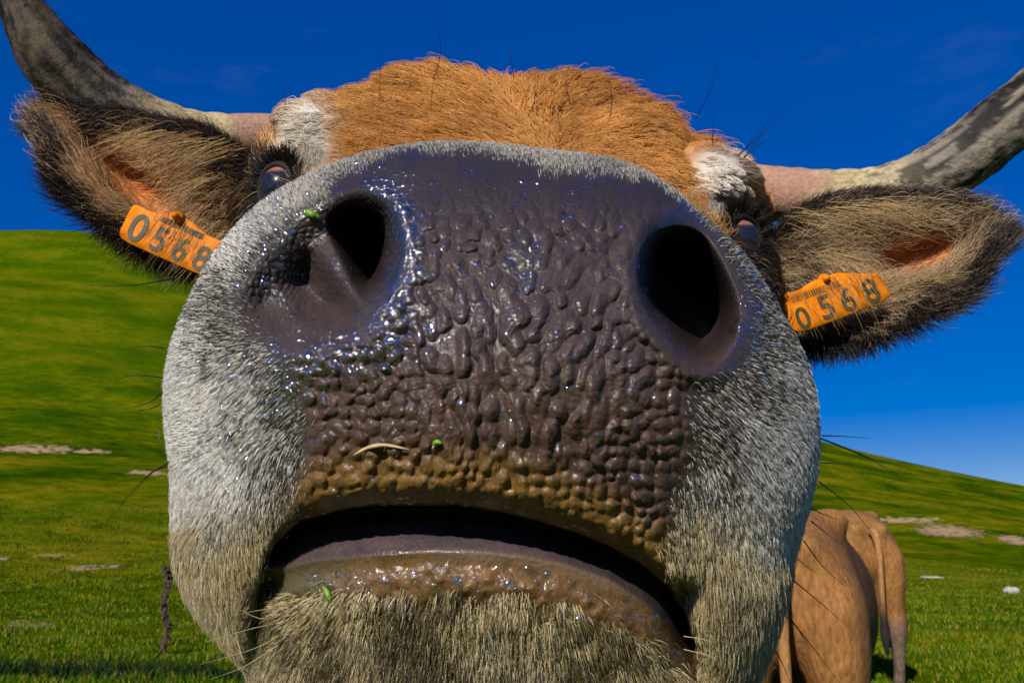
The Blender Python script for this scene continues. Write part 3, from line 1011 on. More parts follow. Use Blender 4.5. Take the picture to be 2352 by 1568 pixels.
CH = coat_color(*project(HG)[:2]) * 0.8
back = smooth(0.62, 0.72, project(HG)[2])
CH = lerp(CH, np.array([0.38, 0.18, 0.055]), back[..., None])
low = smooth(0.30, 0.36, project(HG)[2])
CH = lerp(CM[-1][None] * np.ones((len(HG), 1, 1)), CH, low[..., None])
soak = np.exp(-((FL['n1'] - 45) / 34) ** 2) * smooth(800, 900, X) + np.exp(-(np.hypot((X - 800) / 190, (Y - 790 - (860 - X) * .35) / 60)) ** 2) + .6 * np.exp(-((X - 1215) / 60) ** 2 - ((Y - 650) / 110) ** 2) + .4 * smooth(0, -40, FL['n3'])
wet = np.concatenate([np.clip(FL['bare'] * (0.20 + soak * (0.7 + fbm(X / 30, Y / 30, 0, 90, 3)) + 0.5 * smooth(0.05, 0.3, fbm(X / 50, Y / 50, 0, 91, 3))) + 0.7 * FL['hole'] + 0.34 * FL['below_l'] * smooth(190, 90, Y - FL['lo']) * (0.5 + 1.2 * smooth(-.1, .25, fbm(X / 25, Y / 25, 0, 93, 3))) + FL['below'] * 0.3 * (1 - FL['below_l']), 0, 1), np.zeros(HG.shape[:2])])

VA = ALLG.reshape(-1, 3)
FA = grid_faces(rowsA, NT, True)
CA = np.concatenate([CM, CH]).reshape(-1, 3)
# trunk and legs, turned to face the camera
bv, bf = remeshed(*join_pieces(body_pieces(False)), 0.03)
bcol = hide_color(bv)
bv = bv * np.array([-1, -1, 1]) + np.array([0, ROOT_Y, 0])
bf4 = np.array([q if len(q) == 4 else (q[0], q[1], q[2], q[2]) for q in bf], dtype=np.int64)
keep = bf4[:, 2] != bf4[:, 3]
FA2 = np.concatenate([FA, bf4[keep] + len(VA)])
body = mesh_obj('body', np.concatenate([VA, bv]), FA2[:, ::-1].copy(), M_SKIN, hero, col=np.concatenate([CA, bcol]), attrs={'wet': np.concatenate([wet.ravel(), np.zeros(len(bv))])})

# ------------------------------------------------------------------ hair
def sample(G, dens, n, wrap=True):
    """n points on a (rows, cols, 3) grid with the given vertex density; returns indices for bilinear lookup"""
    Gn = np.roll(G, -1, 1) if wrap else G
    if wrap:
        e1 = Gn[:-1] - G[:-1]
        e2 = G[1:] - G[:-1]
        dd = dens[:-1]
    else:
        e1 = G[:-1, 1:] - G[:-1, :-1]
        e2 = G[1:, :-1] - G[:-1, :-1]
        dd = dens[:-1, :-1]
    ar = np.linalg.norm(np.cross(e1, e2), axis=-1) * dd
    p = ar.ravel() / ar.sum()
    idx = np.searchsorted(np.cumsum(p), rng.random(n))
    idx = np.minimum(idx, p.size - 1)
    cols = ar.shape[1]
    r, c = idx // cols, idx % cols
    return r, c, rng.random(n), rng.random(n)

def look(G, s):
    r, c, u, v = s
    c2 = (c + 1) % G.shape[1]
    sh = (-1,) + (1,) * (G.ndim - 2)
    u, v = u.reshape(sh), v.reshape(sh)
    return (G[r, c] * (1 - u) + G[r, c2] * u) * (1 - v) + (G[r + 1, c] * (1 - u) + G[r + 1, c2] * u) * v

def flow_field(ctrl, x, y, power=3):
    c = np.array(ctrl, float)
    num = np.zeros(x.shape + (2,))
    for a, b, fx, fy in c:
        wgt = 1 / (((x - a) ** 2 + (y - b) ** 2) / 1e4 + 0.02) ** (power / 2)
        l = math.hypot(fx, fy)
        num += wgt[..., None] * np.array([fx / l, fy / l])
    return norm(num)

def make_hair(name, root, nrm, flow2, length, color, radius, parent, mat=None, lift=0.6, K=5, jitter=0.12, clump=None, clump_amt=0.5, curl=0.0, droop=0.0, tip=0.25, back=0.0):
    n = len(root)
    f3 = flow2[:, :1] * RIGHT - flow2[:, 1:] * UP + back * FWD
    f3 = norm(f3 - nrm * (f3 * nrm).sum(-1, keepdims=True))
    f3 = norm(f3 + rng.normal(0, jitter, (n, 3)))
    lift = np.broadcast_to(np.asarray(lift, float), (n,))[:, None]
    ts = np.linspace(0, 1, K)
    pts = np.empty((n, K, 3))
    pts[:, 0] = root - nrm * 0.0006
    ph = rng.uniform(0, 6.28, n)
    side = np.cross(nrm, f3)
    for k in range(1, K):
        t = ts[k]
        tg = norm(f3 + nrm * lift * (1.25 - t) + side * (curl * np.sin(ph + t * 5))[:, None] + np.array([0, 0, -droop * t * t]))
        pts[:, k] = pts[:, k - 1] + tg * (length / (K - 1))[:, None]
    if clump is not None:
        u, inv = np.unique(clump, return_inverse=True)
        cnt = np.bincount(inv).astype(float)
        mean = np.stack([np.bincount(inv, pts[:, -1, q] ) / cnt for q in range(3)], -1)[inv]
        mroot = np.stack([np.bincount(inv, root[:, q]) / cnt for q in range(3)], -1)[inv]
        for k in range(1, K):
            target = mroot + (mean - mroot) * ts[k]
            wgt = clump_amt * ts[k] ** 1.5
            pts[:, k] = pts[:, k] * (1 - wgt) + target * wgt
    hc = bpy.data.hair_curves.new(name)
    hc.add_curves([K] * n)
    hc.position_data.foreach_set('vector', pts.ravel())
    ra = hc.attributes.get('radius') or hc.attributes.new('radius', 'FLOAT', 'POINT')
    rad = np.broadcast_to(np.asarray(radius, float), (n,))[:, None] * (1 - (1 - tip) * ts[None] ** 2)
    ra.data.foreach_set('value', rad.ravel().astype(np.float32))
    ca = hc.attributes.new('strand', 'FLOAT_COLOR', 'CURVE')
    c4 = np.ones((n, 4))
    c4[:, :3] = np.clip(color, 0.003, 0.95)
    ca.data.foreach_set('color', c4.ravel().astype(np.float32))
    hc.materials.append(mat or M_HAIR)
    o = bpy.data.objects.new(name, hc)
    link(o, parent)
    o['kind'] = 'stuff'
    return o

def pick_color(n, palette, probs, var=0.2):
    p = np.array(palette)
    i = rng.choice(len(p), n, p=np.array(probs) / sum(probs))
    return p[i] * (1 + rng.normal(0, var, (n, 1)))

# muzzle
NM = face_cam(grid_normals(VM, True), VM)
dens = (1 - FL['bare']) * (1 - 0.97 * FL['side'] * smooth(-10, 5, Y - FL['up']) * smooth(95, 60, Y - FL['lo'])) * (1 - FL['below'] * (1 - FL['below_l'])) * (1 - 0.985 * FL['below_l'] * smooth(150, 60, Y - FL['lo'] + 110 * fbm(X / 40, Y / 40, 0, 72, 3) + 60 * smooth(950, 700, X)))
dens = dens * (1 + 0.8 * FL['below_l']) * smooth(1720, 1660, Y) * (1 - FL['hole']) + 0.0
dens = dens + 0.0       # hairs on the wing of the left nostril
s = sample(VM, np.clip(dens, 0, 2), 240000)
r0, nn, sx, sy = look(VM, s), norm(look(NM, s)), look(X, s), look(Y, s)
ssd = look(FL['sdp'], s)
FLOW = [(450, 700, -1, -.35), (540, 560, -.8, -.7), (420, 1000, -1, .05), (450, 1150, -.7, .6), (620, 1120, -.1, 1), (600, 950, -.7, .5), (560, 1250, .1, 1), (480, 1350, -.1, 1), (540, 1440, .3, 1), (700, 430, -.5, -1),
        (900, 350, -.2, -1), (1200, 345, 0, -1), (1500, 420, .3, -1), (1650, 560, .8, -.7), (1780, 760, 1, -.2), (1800, 930, 1, .15), (1650, 950, .8, .5), (1750, 1080, .7, .6), (1620, 1150, .15, 1), (1680, 1350, .05, 1),
        (1650, 1500, -.1, 1), (1800, 1230, .5, .8), (650, 1480, -.7, .7), (720, 1540, -.4, 1), (900, 1450, -.2, 1), (1150, 1450, 0, 1), (1400, 1470, .3, 1), (1520, 1500, .7, .8), (640, 1390, -1, .2)]
fl = flow_field(FLOW, sx, sy)
nz = fbm(sx / 45, sy / 45, 0, 101, 3)
out_ = np.where(sx < 1130, smooth(20, 190, ssd + 90 * nz), smooth(20, 220, ssd + 90 * nz))
topz = smooth(700, 560, sy)
out_ = lerp(out_, 0.6 * smooth(-5, 45, ssd), topz)
light = rng.random(len(sx)) < lerp(0.18, 0.97, out_) * lerp(1, .95, smooth(1500, 1600, sx))
cw = pick_color(len(sx), [(0.80, 0.78, 0.75), (0.60, 0.57, 0.51), (0.90, 0.89, 0.87)], [4, 3, 3], 0.08)
cdk = pick_color(len(sx), [(0.04, 0.035, 0.03), (0.11, 0.095, 0.075), (0.30, 0.26, 0.19)], [5, 4, 2], 0.2)
hc_ = np.where(light[:, None], cw, cdk)
yl = smooth(1080, 1300, sy + 60 * nz) * smooth(330, 60, ssd) + smooth(1200, 1360, sy + 130 * nz) * 0.9
yl = np.clip(yl + smooth(650, 600, sx) * smooth(1180, 1330, sy + 120 * nz) * 0.4, 0, 1)
cy_ = pick_color(len(sx), [(0.60, 0.49, 0.25), (0.42, 0.30, 0.11), (0.70, 0.62, 0.42), (0.10, 0.07, 0.03)], [4, 3, 3, 2], 0.12)
hc_ = lerp(hc_, cy_, (yl * 0.85)[:, None])
top = smooth(620, 420, sy) * smooth(1760, 1600, sx) * smooth(500, 640, sx)
hc_ = lerp(hc_, pick_color(len(sx), [(0.34, 0.31, 0.26), (0.5, 0.48, 0.44), (0.2, 0.18, 0.15)], [4, 4, 3], 0.15), (top * 0.7)[:, None])
chin_ = look(FL['below_l'], s)
chin_ = look(FL['below_l'], s)
mud = smooth(-0.02, 0.22, fbm(sx / 70, sy / 90, 0, 131, 3)) * chin_
hc_ = lerp(hc_, np.array([0.07, 0.045, 0.015]), (mud * 0.75 * (rng.random(len(sx)) < .8))[:, None])
ln = rng.uniform(0.0028, 0.0052, len(sx)) * lerp(0.55, 1.0, np.maximum(smooth(-10, 90, ssd), topz)) * lerp(1.0, 2.2, smooth(1200, 1340, sy + 60 * nz) * (1 - 0.75 * chin_)) * lerp(1.0, 0.7, smooth(700, 450, sy)) * lerp(1, 1.25, chin_)
_, _, _, cl = worley(sx / 11, sy / 11, 31)
make_hair('muzzle_hair', r0, nn, fl, ln, hc_, rng.uniform(0.00005, 0.00010, len(sx)) * lerp(1, 1.2, chin_), hero, lift=lerp(0.75, 0.5, smooth(1100, 1300, sy)), K=4, jitter=lerp(0.17, 0.40, chin_)[:, None], clump=cl, clump_amt=0.55, droop=0.25)

# brow
HNc = face_cam(grid_normals(HG, True), HG)
gx, gy, gd = project(HG)
facing = (norm(CAM - HG) * HN).sum(-1)
dn = smooth(0.37, 0.41, gd) * smooth(0.66, 0.60, gd) * smooth(-0.35, 0.0, facing) * smooth(760, 640, gy)
dn = dn * (1 + 1.6 * np.maximum(smooth(1.3, 0.7, np.hypot((gx - 715) / 85, (gy - 320) / 100)), smooth(1.3, 0.7, np.hypot((gx - 1650) / 70, (gy - 410) / 90))))
dn = dn * smooth(0.85, 1.15, np.minimum(np.hypot((gx - 650) / 42, (gy - 430) / 38), np.hypot((gx - 1694) / 40, (gy - 552) / 40)))
s = sample(HG, dn, 70000)
r0, nn, sx, sy, sdd = look(HG, s), norm(look(HN, s)), look(gx, s), look(gy, s), look(gd, s)
FLOWB = [(1235, 285, .05, -1), (1000, 300, -.8, .35), (1180, 360, -.3, -.6), (1050, 200, -.5, -.6), (1240, 170, .05, -1), (860, 200, -.6, .1), (860, 330, -.3, .9), (1450, 260, .95, .25), (1400, 330, .9, .5), (1380, 200, .8, -.4),
         (1560, 350, .3, 1), (1600, 300, .6, .3), (720, 270, -.3, .9), (700, 380, -.2, -.9), (690, 230, -.9, -.2), (1650, 400, .1, 1), (1640, 490, .3, -.8), (1690, 350, .9, .2), (610, 520, -.8, .3), (1750, 560, .7, .5), (1120, 300, -.6, -.1), (1340, 290, .8, -.1)]
fl = flow_field(FLOWB, sx, sy)
rot_ = 1.3 * fbm(sx / 90, sy / 60, 0, 141, 3)
fl = np.stack([fl[:, 0] * np.cos(rot_) - fl[:, 1] * np.sin(rot_), fl[:, 0] * np.sin(rot_) + fl[:, 1] * np.cos(rot_)], -1)
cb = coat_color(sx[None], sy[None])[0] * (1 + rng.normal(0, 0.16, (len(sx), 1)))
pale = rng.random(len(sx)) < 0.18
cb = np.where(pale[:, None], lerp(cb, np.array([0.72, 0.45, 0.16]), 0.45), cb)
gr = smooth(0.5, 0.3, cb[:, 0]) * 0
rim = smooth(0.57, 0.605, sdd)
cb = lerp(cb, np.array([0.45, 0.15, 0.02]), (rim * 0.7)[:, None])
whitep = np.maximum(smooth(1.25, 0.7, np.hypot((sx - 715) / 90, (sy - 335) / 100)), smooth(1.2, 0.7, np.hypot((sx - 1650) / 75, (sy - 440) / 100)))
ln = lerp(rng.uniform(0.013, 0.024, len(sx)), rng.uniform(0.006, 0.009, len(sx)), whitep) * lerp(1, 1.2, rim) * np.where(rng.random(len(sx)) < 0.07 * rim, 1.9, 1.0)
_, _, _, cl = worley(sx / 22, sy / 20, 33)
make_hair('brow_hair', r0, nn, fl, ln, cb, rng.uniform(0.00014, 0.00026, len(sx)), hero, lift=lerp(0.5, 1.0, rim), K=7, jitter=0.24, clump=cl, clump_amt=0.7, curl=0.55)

# ------------------------------------------------------------------ eyes
def eye(px, py, d, look_dir):
    c = P(px, py, d)
    r = 0.0125
    rows, cols = 26, 40
    th = np.linspace(0.01, np.pi - 0.01, rows)[:, None]
    ph = np.linspace(0, 2 * np.pi, cols, endpoint=False)[None]
    e = norm(np.array(look_dir))
    a = norm(np.cross(e, UP))
    b = np.cross(a, e)
    u = (np.cos(th) + 0 * ph)[..., None] * e + (np.sin(th) * np.cos(ph))[..., None] * a + (np.sin(th) * np.sin(ph))[..., None] * b
    G = c + u * r
    hgt = (u * UP).sum(-1)
    iris = smooth(0.74, 0.60, hgt)
    col = lerp(np.array([0.30, 0.13, 0.09]), np.array([0.012, 0.014, 0.024]), iris[..., None])
    o = mesh_obj('eye', G.reshape(-1, 3), grid_faces(rows, cols, True), M_EYE, hero, col=col.reshape(-1, 3))
    q = np.linspace(0, 2 * np.pi, 48, endpoint=False)
    path = c + e * r * 0.45 + (np.cos(q)[:, None] * a * 1.02 + np.sin(q)[:, None] * b * 0.98) * r
    path = np.concatenate([path, path[:1]])
    v, f = tube(path, 0.0013 + 0.0004 * np.sin(np.linspace(0, 2 * np.pi, 49)), 10, False)
    mesh_obj('eyelid', v, f, M_EAR, hero, col=np.tile([0.022, 0.016, 0.016], (len(v), 1)))
    # short dark hair round the lids
    m = 1000
    tq = rng.uniform(0, 6.28, m)
    rd = (np.cos(tq)[:, None] * a + np.sin(tq)[:, None] * b)
    make_strands('lid_hair', c + e * r * 0.35 + rd * r * rng.uniform(0.98, 1.4, (m, 1)), norm(rd + e * 0.35 + rng.normal(0, .25, (m, 3))), rng.uniform(0.005, 0.010, m), np.tile([0.02, 0.016, 0.013], (m, 1)), 0.00022, hero)
    # lashes
    m = 46
    tq = rng.uniform(0.25, 2.9, m)
    rt = c + e * r * 0.6 + (np.cos(tq)[:, None] * a + np.sin(tq)[:, None] * b) * r * 1.15
    dr = norm((np.cos(tq)[:, None] * a + np.sin(tq)[:, None] * b) + e * 0.8)
    make_strands('eyelash', rt, dr, rng.uniform(0.012, 0.022, m), np.tile([0.01, 0.009, 0.008], (m, 1)), 0.00016, hero, -0.35)

def make_strands(name, rt, dr, ln, color, radius, parent, droop=0.0, K=6):
    n = len(rt)
    pts = np.empty((n, K, 3))
    pts[:, 0] = rt
    for k in range(1, K):
        tg = norm(dr + UP * (-droop) * (k / K) + rng.normal(0, 0.03, (n, 3)))
        pts[:, k] = pts[:, k - 1] + tg * (np.asarray(ln) / (K - 1))[:, None]
    return raw_hair(name, pts, color, radius, parent)

def raw_hair(name, pts, color, radius, parent):
    n, K = pts.shape[:2]
    hc = bpy.data.hair_curves.new(name)
    hc.add_curves([K] * n)
    hc.position_data.foreach_set('vector', pts.ravel())
    ra = hc.attributes.get('radius') or hc.attributes.new('radius', 'FLOAT', 'POINT')
    rad = np.broadcast_to(np.asarray(radius, float).reshape(-1, 1), (n, K)) * (1 - 0.8 * np.linspace(0, 1, K)[None])
    ra.data.foreach_set('value', rad.ravel().astype(np.float32))
    ca = hc.attributes.new('strand', 'FLOAT_COLOR', 'CURVE')
    c4 = np.ones((n, 4))
    c4[:, :3] = color
    ca.data.foreach_set('color', c4.ravel().astype(np.float32))
    hc.materials.append(M_LONG)
    o = bpy.data.objects.new(name, hc)
    link(o, parent)
    o['kind'] = 'stuff'
    return o

eye(652, 436, 0.452, -0.55 * RIGHT - 0.82 * FWD + 0.05 * UP)
eye(1692, 556, 0.460, 0.55 * RIGHT - 0.82 * FWD + 0.05 * UP)

# ------------------------------------------------------------------ horns
def horn(ctrl, stops, seed, paleness, pale_col=(0.26, 0.22, 0.17)):
    n = 150
    c = catmull(np.array(ctrl, float), n)
    path = P(c[:, 0], c[:, 1], c[:, 2])
    rad = c[:, 3] / F * c[:, 2]
    seg = 56
    v, f = tube(path, rad, seg)
    tpar = np.repeat(np.linspace(0, 1, n), seg)
    cen = np.repeat(path, seg, 0)
    dr = norm(v - cen)
    q = v * 95
    thq = np.tile(np.linspace(0, 2 * np.pi, seg, endpoint=False), n)
    grain = fbm(np.cos(thq) * 5, np.sin(thq) * 5, tpar * 16, seed + 21, 5)
    flake = fbm(q[:, 0], q[:, 1], q[:, 2], seed, 4)
    fine = fbm(q[:, 0] * 3, q[:, 1] * 3, q[:, 2] * 3, seed + 3, 3)
    rough = smooth(0.16, 0.42, tpar) * smooth(1.0, 0.7, tpar)
    ringw = np.sin(tpar * 110 + 3 * flake) * smooth(0.1, 0.2, tpar) * smooth(0.5, 0.3, tpar)
    v = v + dr * ((0.0016 * np.abs(flake) * rough + 0.0014 * grain * rough + 0.0008 * fine * rough + 0.0004 * ringw))[:, None]
    st = np.array([a for a, _ in stops])
    cs = np.array([b for _, b in stops])
    tp = np.clip(tpar + 0.05 * flake, 0, 1)
    col = np.stack([np.interp(tp, st, cs[:, k]) for k in range(3)], -1)
    pale = smooth(0.12, 0.3, flake + 0.3 * fine) * rough
    col = lerp(col, np.array(pale_col), (smooth(0.08, 0.22, grain + 0.4 * fine) * rough * paleness)[:, None])
    col = lerp(col, col * 0.25, (smooth(-0.05, -0.2, grain + 0.4 * fine) * rough)[:, None])
    moss = smooth(0.1, 0.35, fbm(q[:, 0] * .5, q[:, 1] * .5, q[:, 2] * .5, seed + 8, 3)) * rough
    col = lerp(col, np.array([0.12, 0.10, 0.03]), (moss * 0.2)[:, None])
    return mesh_obj('horn', v, f, M_HORN, hero, col=col)
PINK, YEL, GREY, DARK = (0.36, 0.21, 0.15), (0.46, 0.36, 0.19), (0.11, 0.10, 0.09), (0.026, 0.020, 0.015)
horn([(740, 330, .610, 52), (620, 317, .598, 54), (515, 322, .585, 60), (410, 315, .572, 68), (298, 272, .560, 72), (205, 215, .552, 75), (128, 140, .546, 74), (75, 60, .544, 58), (42, 0, .544, 46), (15, -90, .55, 38), (5, -190, .56, 26), (15, -270, .57, 6)],
     [(0, PINK), (0.16, PINK), (0.20, YEL), (0.30, (0.40, 0.31, 0.17)), (0.38, (0.10, 0.085, 0.065)), (0.55, DARK), (1, DARK)], 3, 0.4, (0.13, 0.10, 0.075))
horn([(1620, 420, .610, 60), (1730, 440, .60, 62), (1820, 449, .59, 63), (1920, 453, .58, 62), (2020, 447, .568, 63), (2120, 415, .556, 66), (2215, 360, .546, 71), (2300, 290, .540, 71), (2375, 222, .54, 64), (2450, 130, .545, 52), (2500, 20, .55, 34), (2515, -60, .56, 6)],
     [(0, PINK), (0.22, PINK), (0.26, YEL), (0.40, (0.48, 0.40, 0.24)), (0.50, (0.20, 0.18, 0.16)), (0.62, (0.07, 0.063, 0.055)), (0.72, DARK), (1, DARK)], 13, 0.75)

# ------------------------------------------------------------------ ears
def ear(topc, botc, dtop, dbot, cup, hollow, seed, flow, palette, side, rimflow):
    R_, C_ = 90, 60
    T = catmull(np.array(topc, float), R_)
    B = catmull(np.array(botc, float), R_)
    sv = np.linspace(0, 1, R_)[:, None]
    tv = np.linspace(0, 1, C_)[None]
    x = T[:, :1] * (1 - tv) + B[:, :1] * tv
    y = T[:, 1:2] * (1 - tv) + B[:, 1:2] * tv
    d0 = np.interp(sv, [0, .3, .7, 1], dtop) * (1 - tv) + np.interp(sv, [0, .3, .7, 1], dbot) * tv
    bowl = cup * np.sin(np.pi * tv) ** 0.8 * np.interp(sv, [0, .15, .45, .8, 1], [0.1, .35, 1, .7, 0.1])
    hx_, hy_, ha, hb, rot = hollow
    ux = (x - hx_) * math.cos(rot) + (y - hy_) * math.sin(rot)
    uy = -(x - hx_) * math.sin(rot) + (y - hy_) * math.cos(rot)
    hol = smooth(1.4, 0.2, np.hypot(ux / ha, uy / hb))
    d = d0 + bowl + 0.024 * hol
    G = P(x, y, d)
    Bk = P(x + (T[:, :1] + B[:, :1]) * 0, y, d + 0.004 + 0.007 * np.sin(np.pi * tv) * np.sin(np.pi * np.clip(sv, .02, .98)))
    V = np.concatenate([G.reshape(-1, 3), Bk.reshape(-1, 3)])
    f1 = grid_faces(R_, C_)
    f2 = grid_faces(R_, C_, off=R_ * C_)[:, ::-1]
    bd = [r * C_ for r in range(R_)] + [(R_ - 1) * C_ + c for c in range(1, C_)] + [r * C_ + C_ - 1 for r in range(R_ - 2, -1, -1)] + [c for c in range(C_ - 2, 0, -1)]
    bd = np.array(bd)
    b2 = np.roll(bd, -1)
    f3 = np.stack([bd, bd + R_ * C_, b2 + R_ * C_, b2], -1)
    edge_ = np.minimum(np.minimum(tv, 1 - tv) * 2 + 0 * sv, (1 - sv) * 2.2 + 0 * tv)
    skin = lerp(np.array([0.16, 0.09, 0.045]), np.array([0.62, 0.215, 0.058]), smooth(0.1, 0.6, hol)[..., None])
    skin = lerp(np.array([0.02, 0.015, 0.013]), skin, smooth(0.06, 0.35, edge_)[..., None])
    o = mesh_obj('ear', V, np.concatenate([f1, f2, f3]), M_EAR, hero, col=np.concatenate([skin.reshape(-1, 3), np.tile([.10, .055, .025], (R_ * C_, 1))]))
    Nn = face_cam(grid_normals(G), G)
    # fur on the ear, sparser over the bare hollow
    s = sample(G, np.clip(1 - 2.3 * hol, 0.03, 1), 42000, False)
    r0, nn, sx, sy = look(G, s), norm(look(Nn, s)), look(x, s), look(y, s)
    ee = look(edge_, s)
    hh = look(hol, s)
    fl_ = flow_field(flow, sx, sy)
    nz_ = fbm(sx / 40, sy / 40, 0, seed, 3)
    darkp = np.clip(smooth(0.42, 0.12, ee + 0.35 * nz_) + palette['base'](sx, sy) * 0.4, 0, 1)
    n_ = len(sx)
    ct = pick_color(n_, palette['tan'], [4, 3, 2], 0.15)
    ck = pick_color(n_, [(0.035, 0.026, 0.022), (0.015, 0.012, 0.011), (0.10, 0.07, 0.045), (0.20, 0.145, 0.09)], [5, 4, 2, 1.2], 0.2)
    c_ = np.where((rng.random(n_) < darkp)[:, None], ck, ct)
    ln_ = np.where(rng.random(n_) < 0.16, rng.uniform(0.028, 0.046, n_), rng.uniform(0.010, 0.022, n_)) * (1 - 0.55 * smooth(0.05, 0.5, hh)) * lerp(1.0, 0.8, smooth(0.3, 0.0, ee))
    _, _, _, cl_ = worley(sx / 20, sy / 20, seed + 50)
    make_hair('ear_hair', r0, nn, fl_, ln_, c_, rng.uniform(0.00010, 0.00019, n_), o, M_LONG, lift=0.75, K=7, jitter=0.26, clump=cl_, clump_amt=0.6, curl=0.5)
    # ragged fringe along the rim
    s = sample(G, smooth(0.16, 0.02, edge_), 7000, False)
    r0, nn, sx, sy = look(G, s), norm(look(Nn, s)), look(x, s), look(y, s)
    n_ = len(sx)
    ctr_ = np.array(rimflow)
    fo = norm(np.stack([(sx - ctr_[0]) / ctr_[2], (sy - ctr_[1]) / ctr_[3]], -1) * 0.75 + norm(flow_field(flow, sx, sy)))
    ck = pick_color(n_, [(0.035, 0.026, 0.022), (0.014, 0.011, 0.010), (0.09, 0.06, 0.04), (0.25, 0.18, 0.11)], [5, 5, 2, 1.2], 0.2)
    _, _, _, cl_ = worley(sx / 22, sy / 22, seed + 60)
    make_hair('ear_fringe', r0, nn, fo, rng.uniform(0.010, 0.030, n_) * lerp(0.5, 1.0, smooth(-0.5, 0.4, fo[:, 1] + 0.8 * np.abs(fo[:, 0]) - 0.5)), ck, rng.uniform(0.00010, 0.00020, n_), o, M_LONG, lift=0.15, K=6, jitter=0.3, clump=cl_, clump_amt=0.45, curl=0.3)
    return o

TANS = [(0.62, 0.40, 0.19), (0.76, 0.58, 0.34), (0.45, 0.22, 0.08)]
ear_left = ear([(625, 450), (575, 375), (490, 312), (370, 275), (245, 256), (145, 256), (95, 305)],
    [(600, 610), (520, 622), (430, 612), (330, 575), (225, 505), (135, 420), (95, 335)],
    [.548, .538, .526, .520], [.520, .500, .486, .490], 0.012, (340, 430, 175, 74, math.radians(40)), 201,
    [(560, 330, -.4, -.9), (480, 290, -.6, -.5), (420, 300, -1, .1), (330, 300, -1, .15), (250, 300, -1, .3), (150, 250, -.8, -.6), (80, 290, -1, -.2), (90, 380, -1, .3), (160, 460, -.8, .6), (260, 540, -.6, .8), (360, 600, -.4, .9), (480, 620, -.2, .9),
     (300, 380, -.9, .4), (400, 400, -.9, .5), (450, 450, -.85, .6), (240, 400, -.9, -.1), (330, 490, -.8, .3), (500, 480, -.7, .6), (540, 400, -.6, .2), (420, 540, -.6, .7), (560, 520, -.7, .5)],
    {'tan': TANS, 'base': lambda a, b: smooth(430, 560, a + 0.4 * (b - 400))}, -1, (330, 420, 300, 170))
ear_right = ear([(1715, 590), (1775, 545), (1850, 480), (1960, 452), (2080, 448), (2190, 468), (2280, 525)],
    [(1740, 700), (1800, 770), (1880, 790), (1980, 775), (2080, 735), (2200, 680), (2285, 590)],
    [.548, .538, .526, .520], [.520, .500, .486, .490], 0.012, (2085, 588, 125, 66, math.radians(-15)), 211,
    [(1800, 520, .8, -.6), (1900, 470, .9, -.4), (2000, 450, 1, -.25), (2120, 450, 1, -.3), (2220, 480, .9, -.3), (2290, 540, 1, 0), (2270, 620, .95, .3), (2200, 680, .8, .6), (2080, 730, .6, .8), (1960, 770, .4, .9), (1860, 780, .2, 1),
     (1900, 560, .9, .1), (1980, 520, 1, .05), (2100, 520, 1, .15), (2180, 560, 1, .1), (2040, 640, .9, .3), (2150, 640, .9, -.15), (1950, 640, .8, .5), (1820, 620, .7, .5), (1800, 700, .6, .8)],
    {'tan': [(0.46, 0.34, 0.20), (0.62, 0.48, 0.30), (0.32, 0.19, 0.09)], 'base': lambda a, b: smooth(1900, 1790, a - 0.3 * (b - 600))}, 1, (2020, 600, 290, 170))

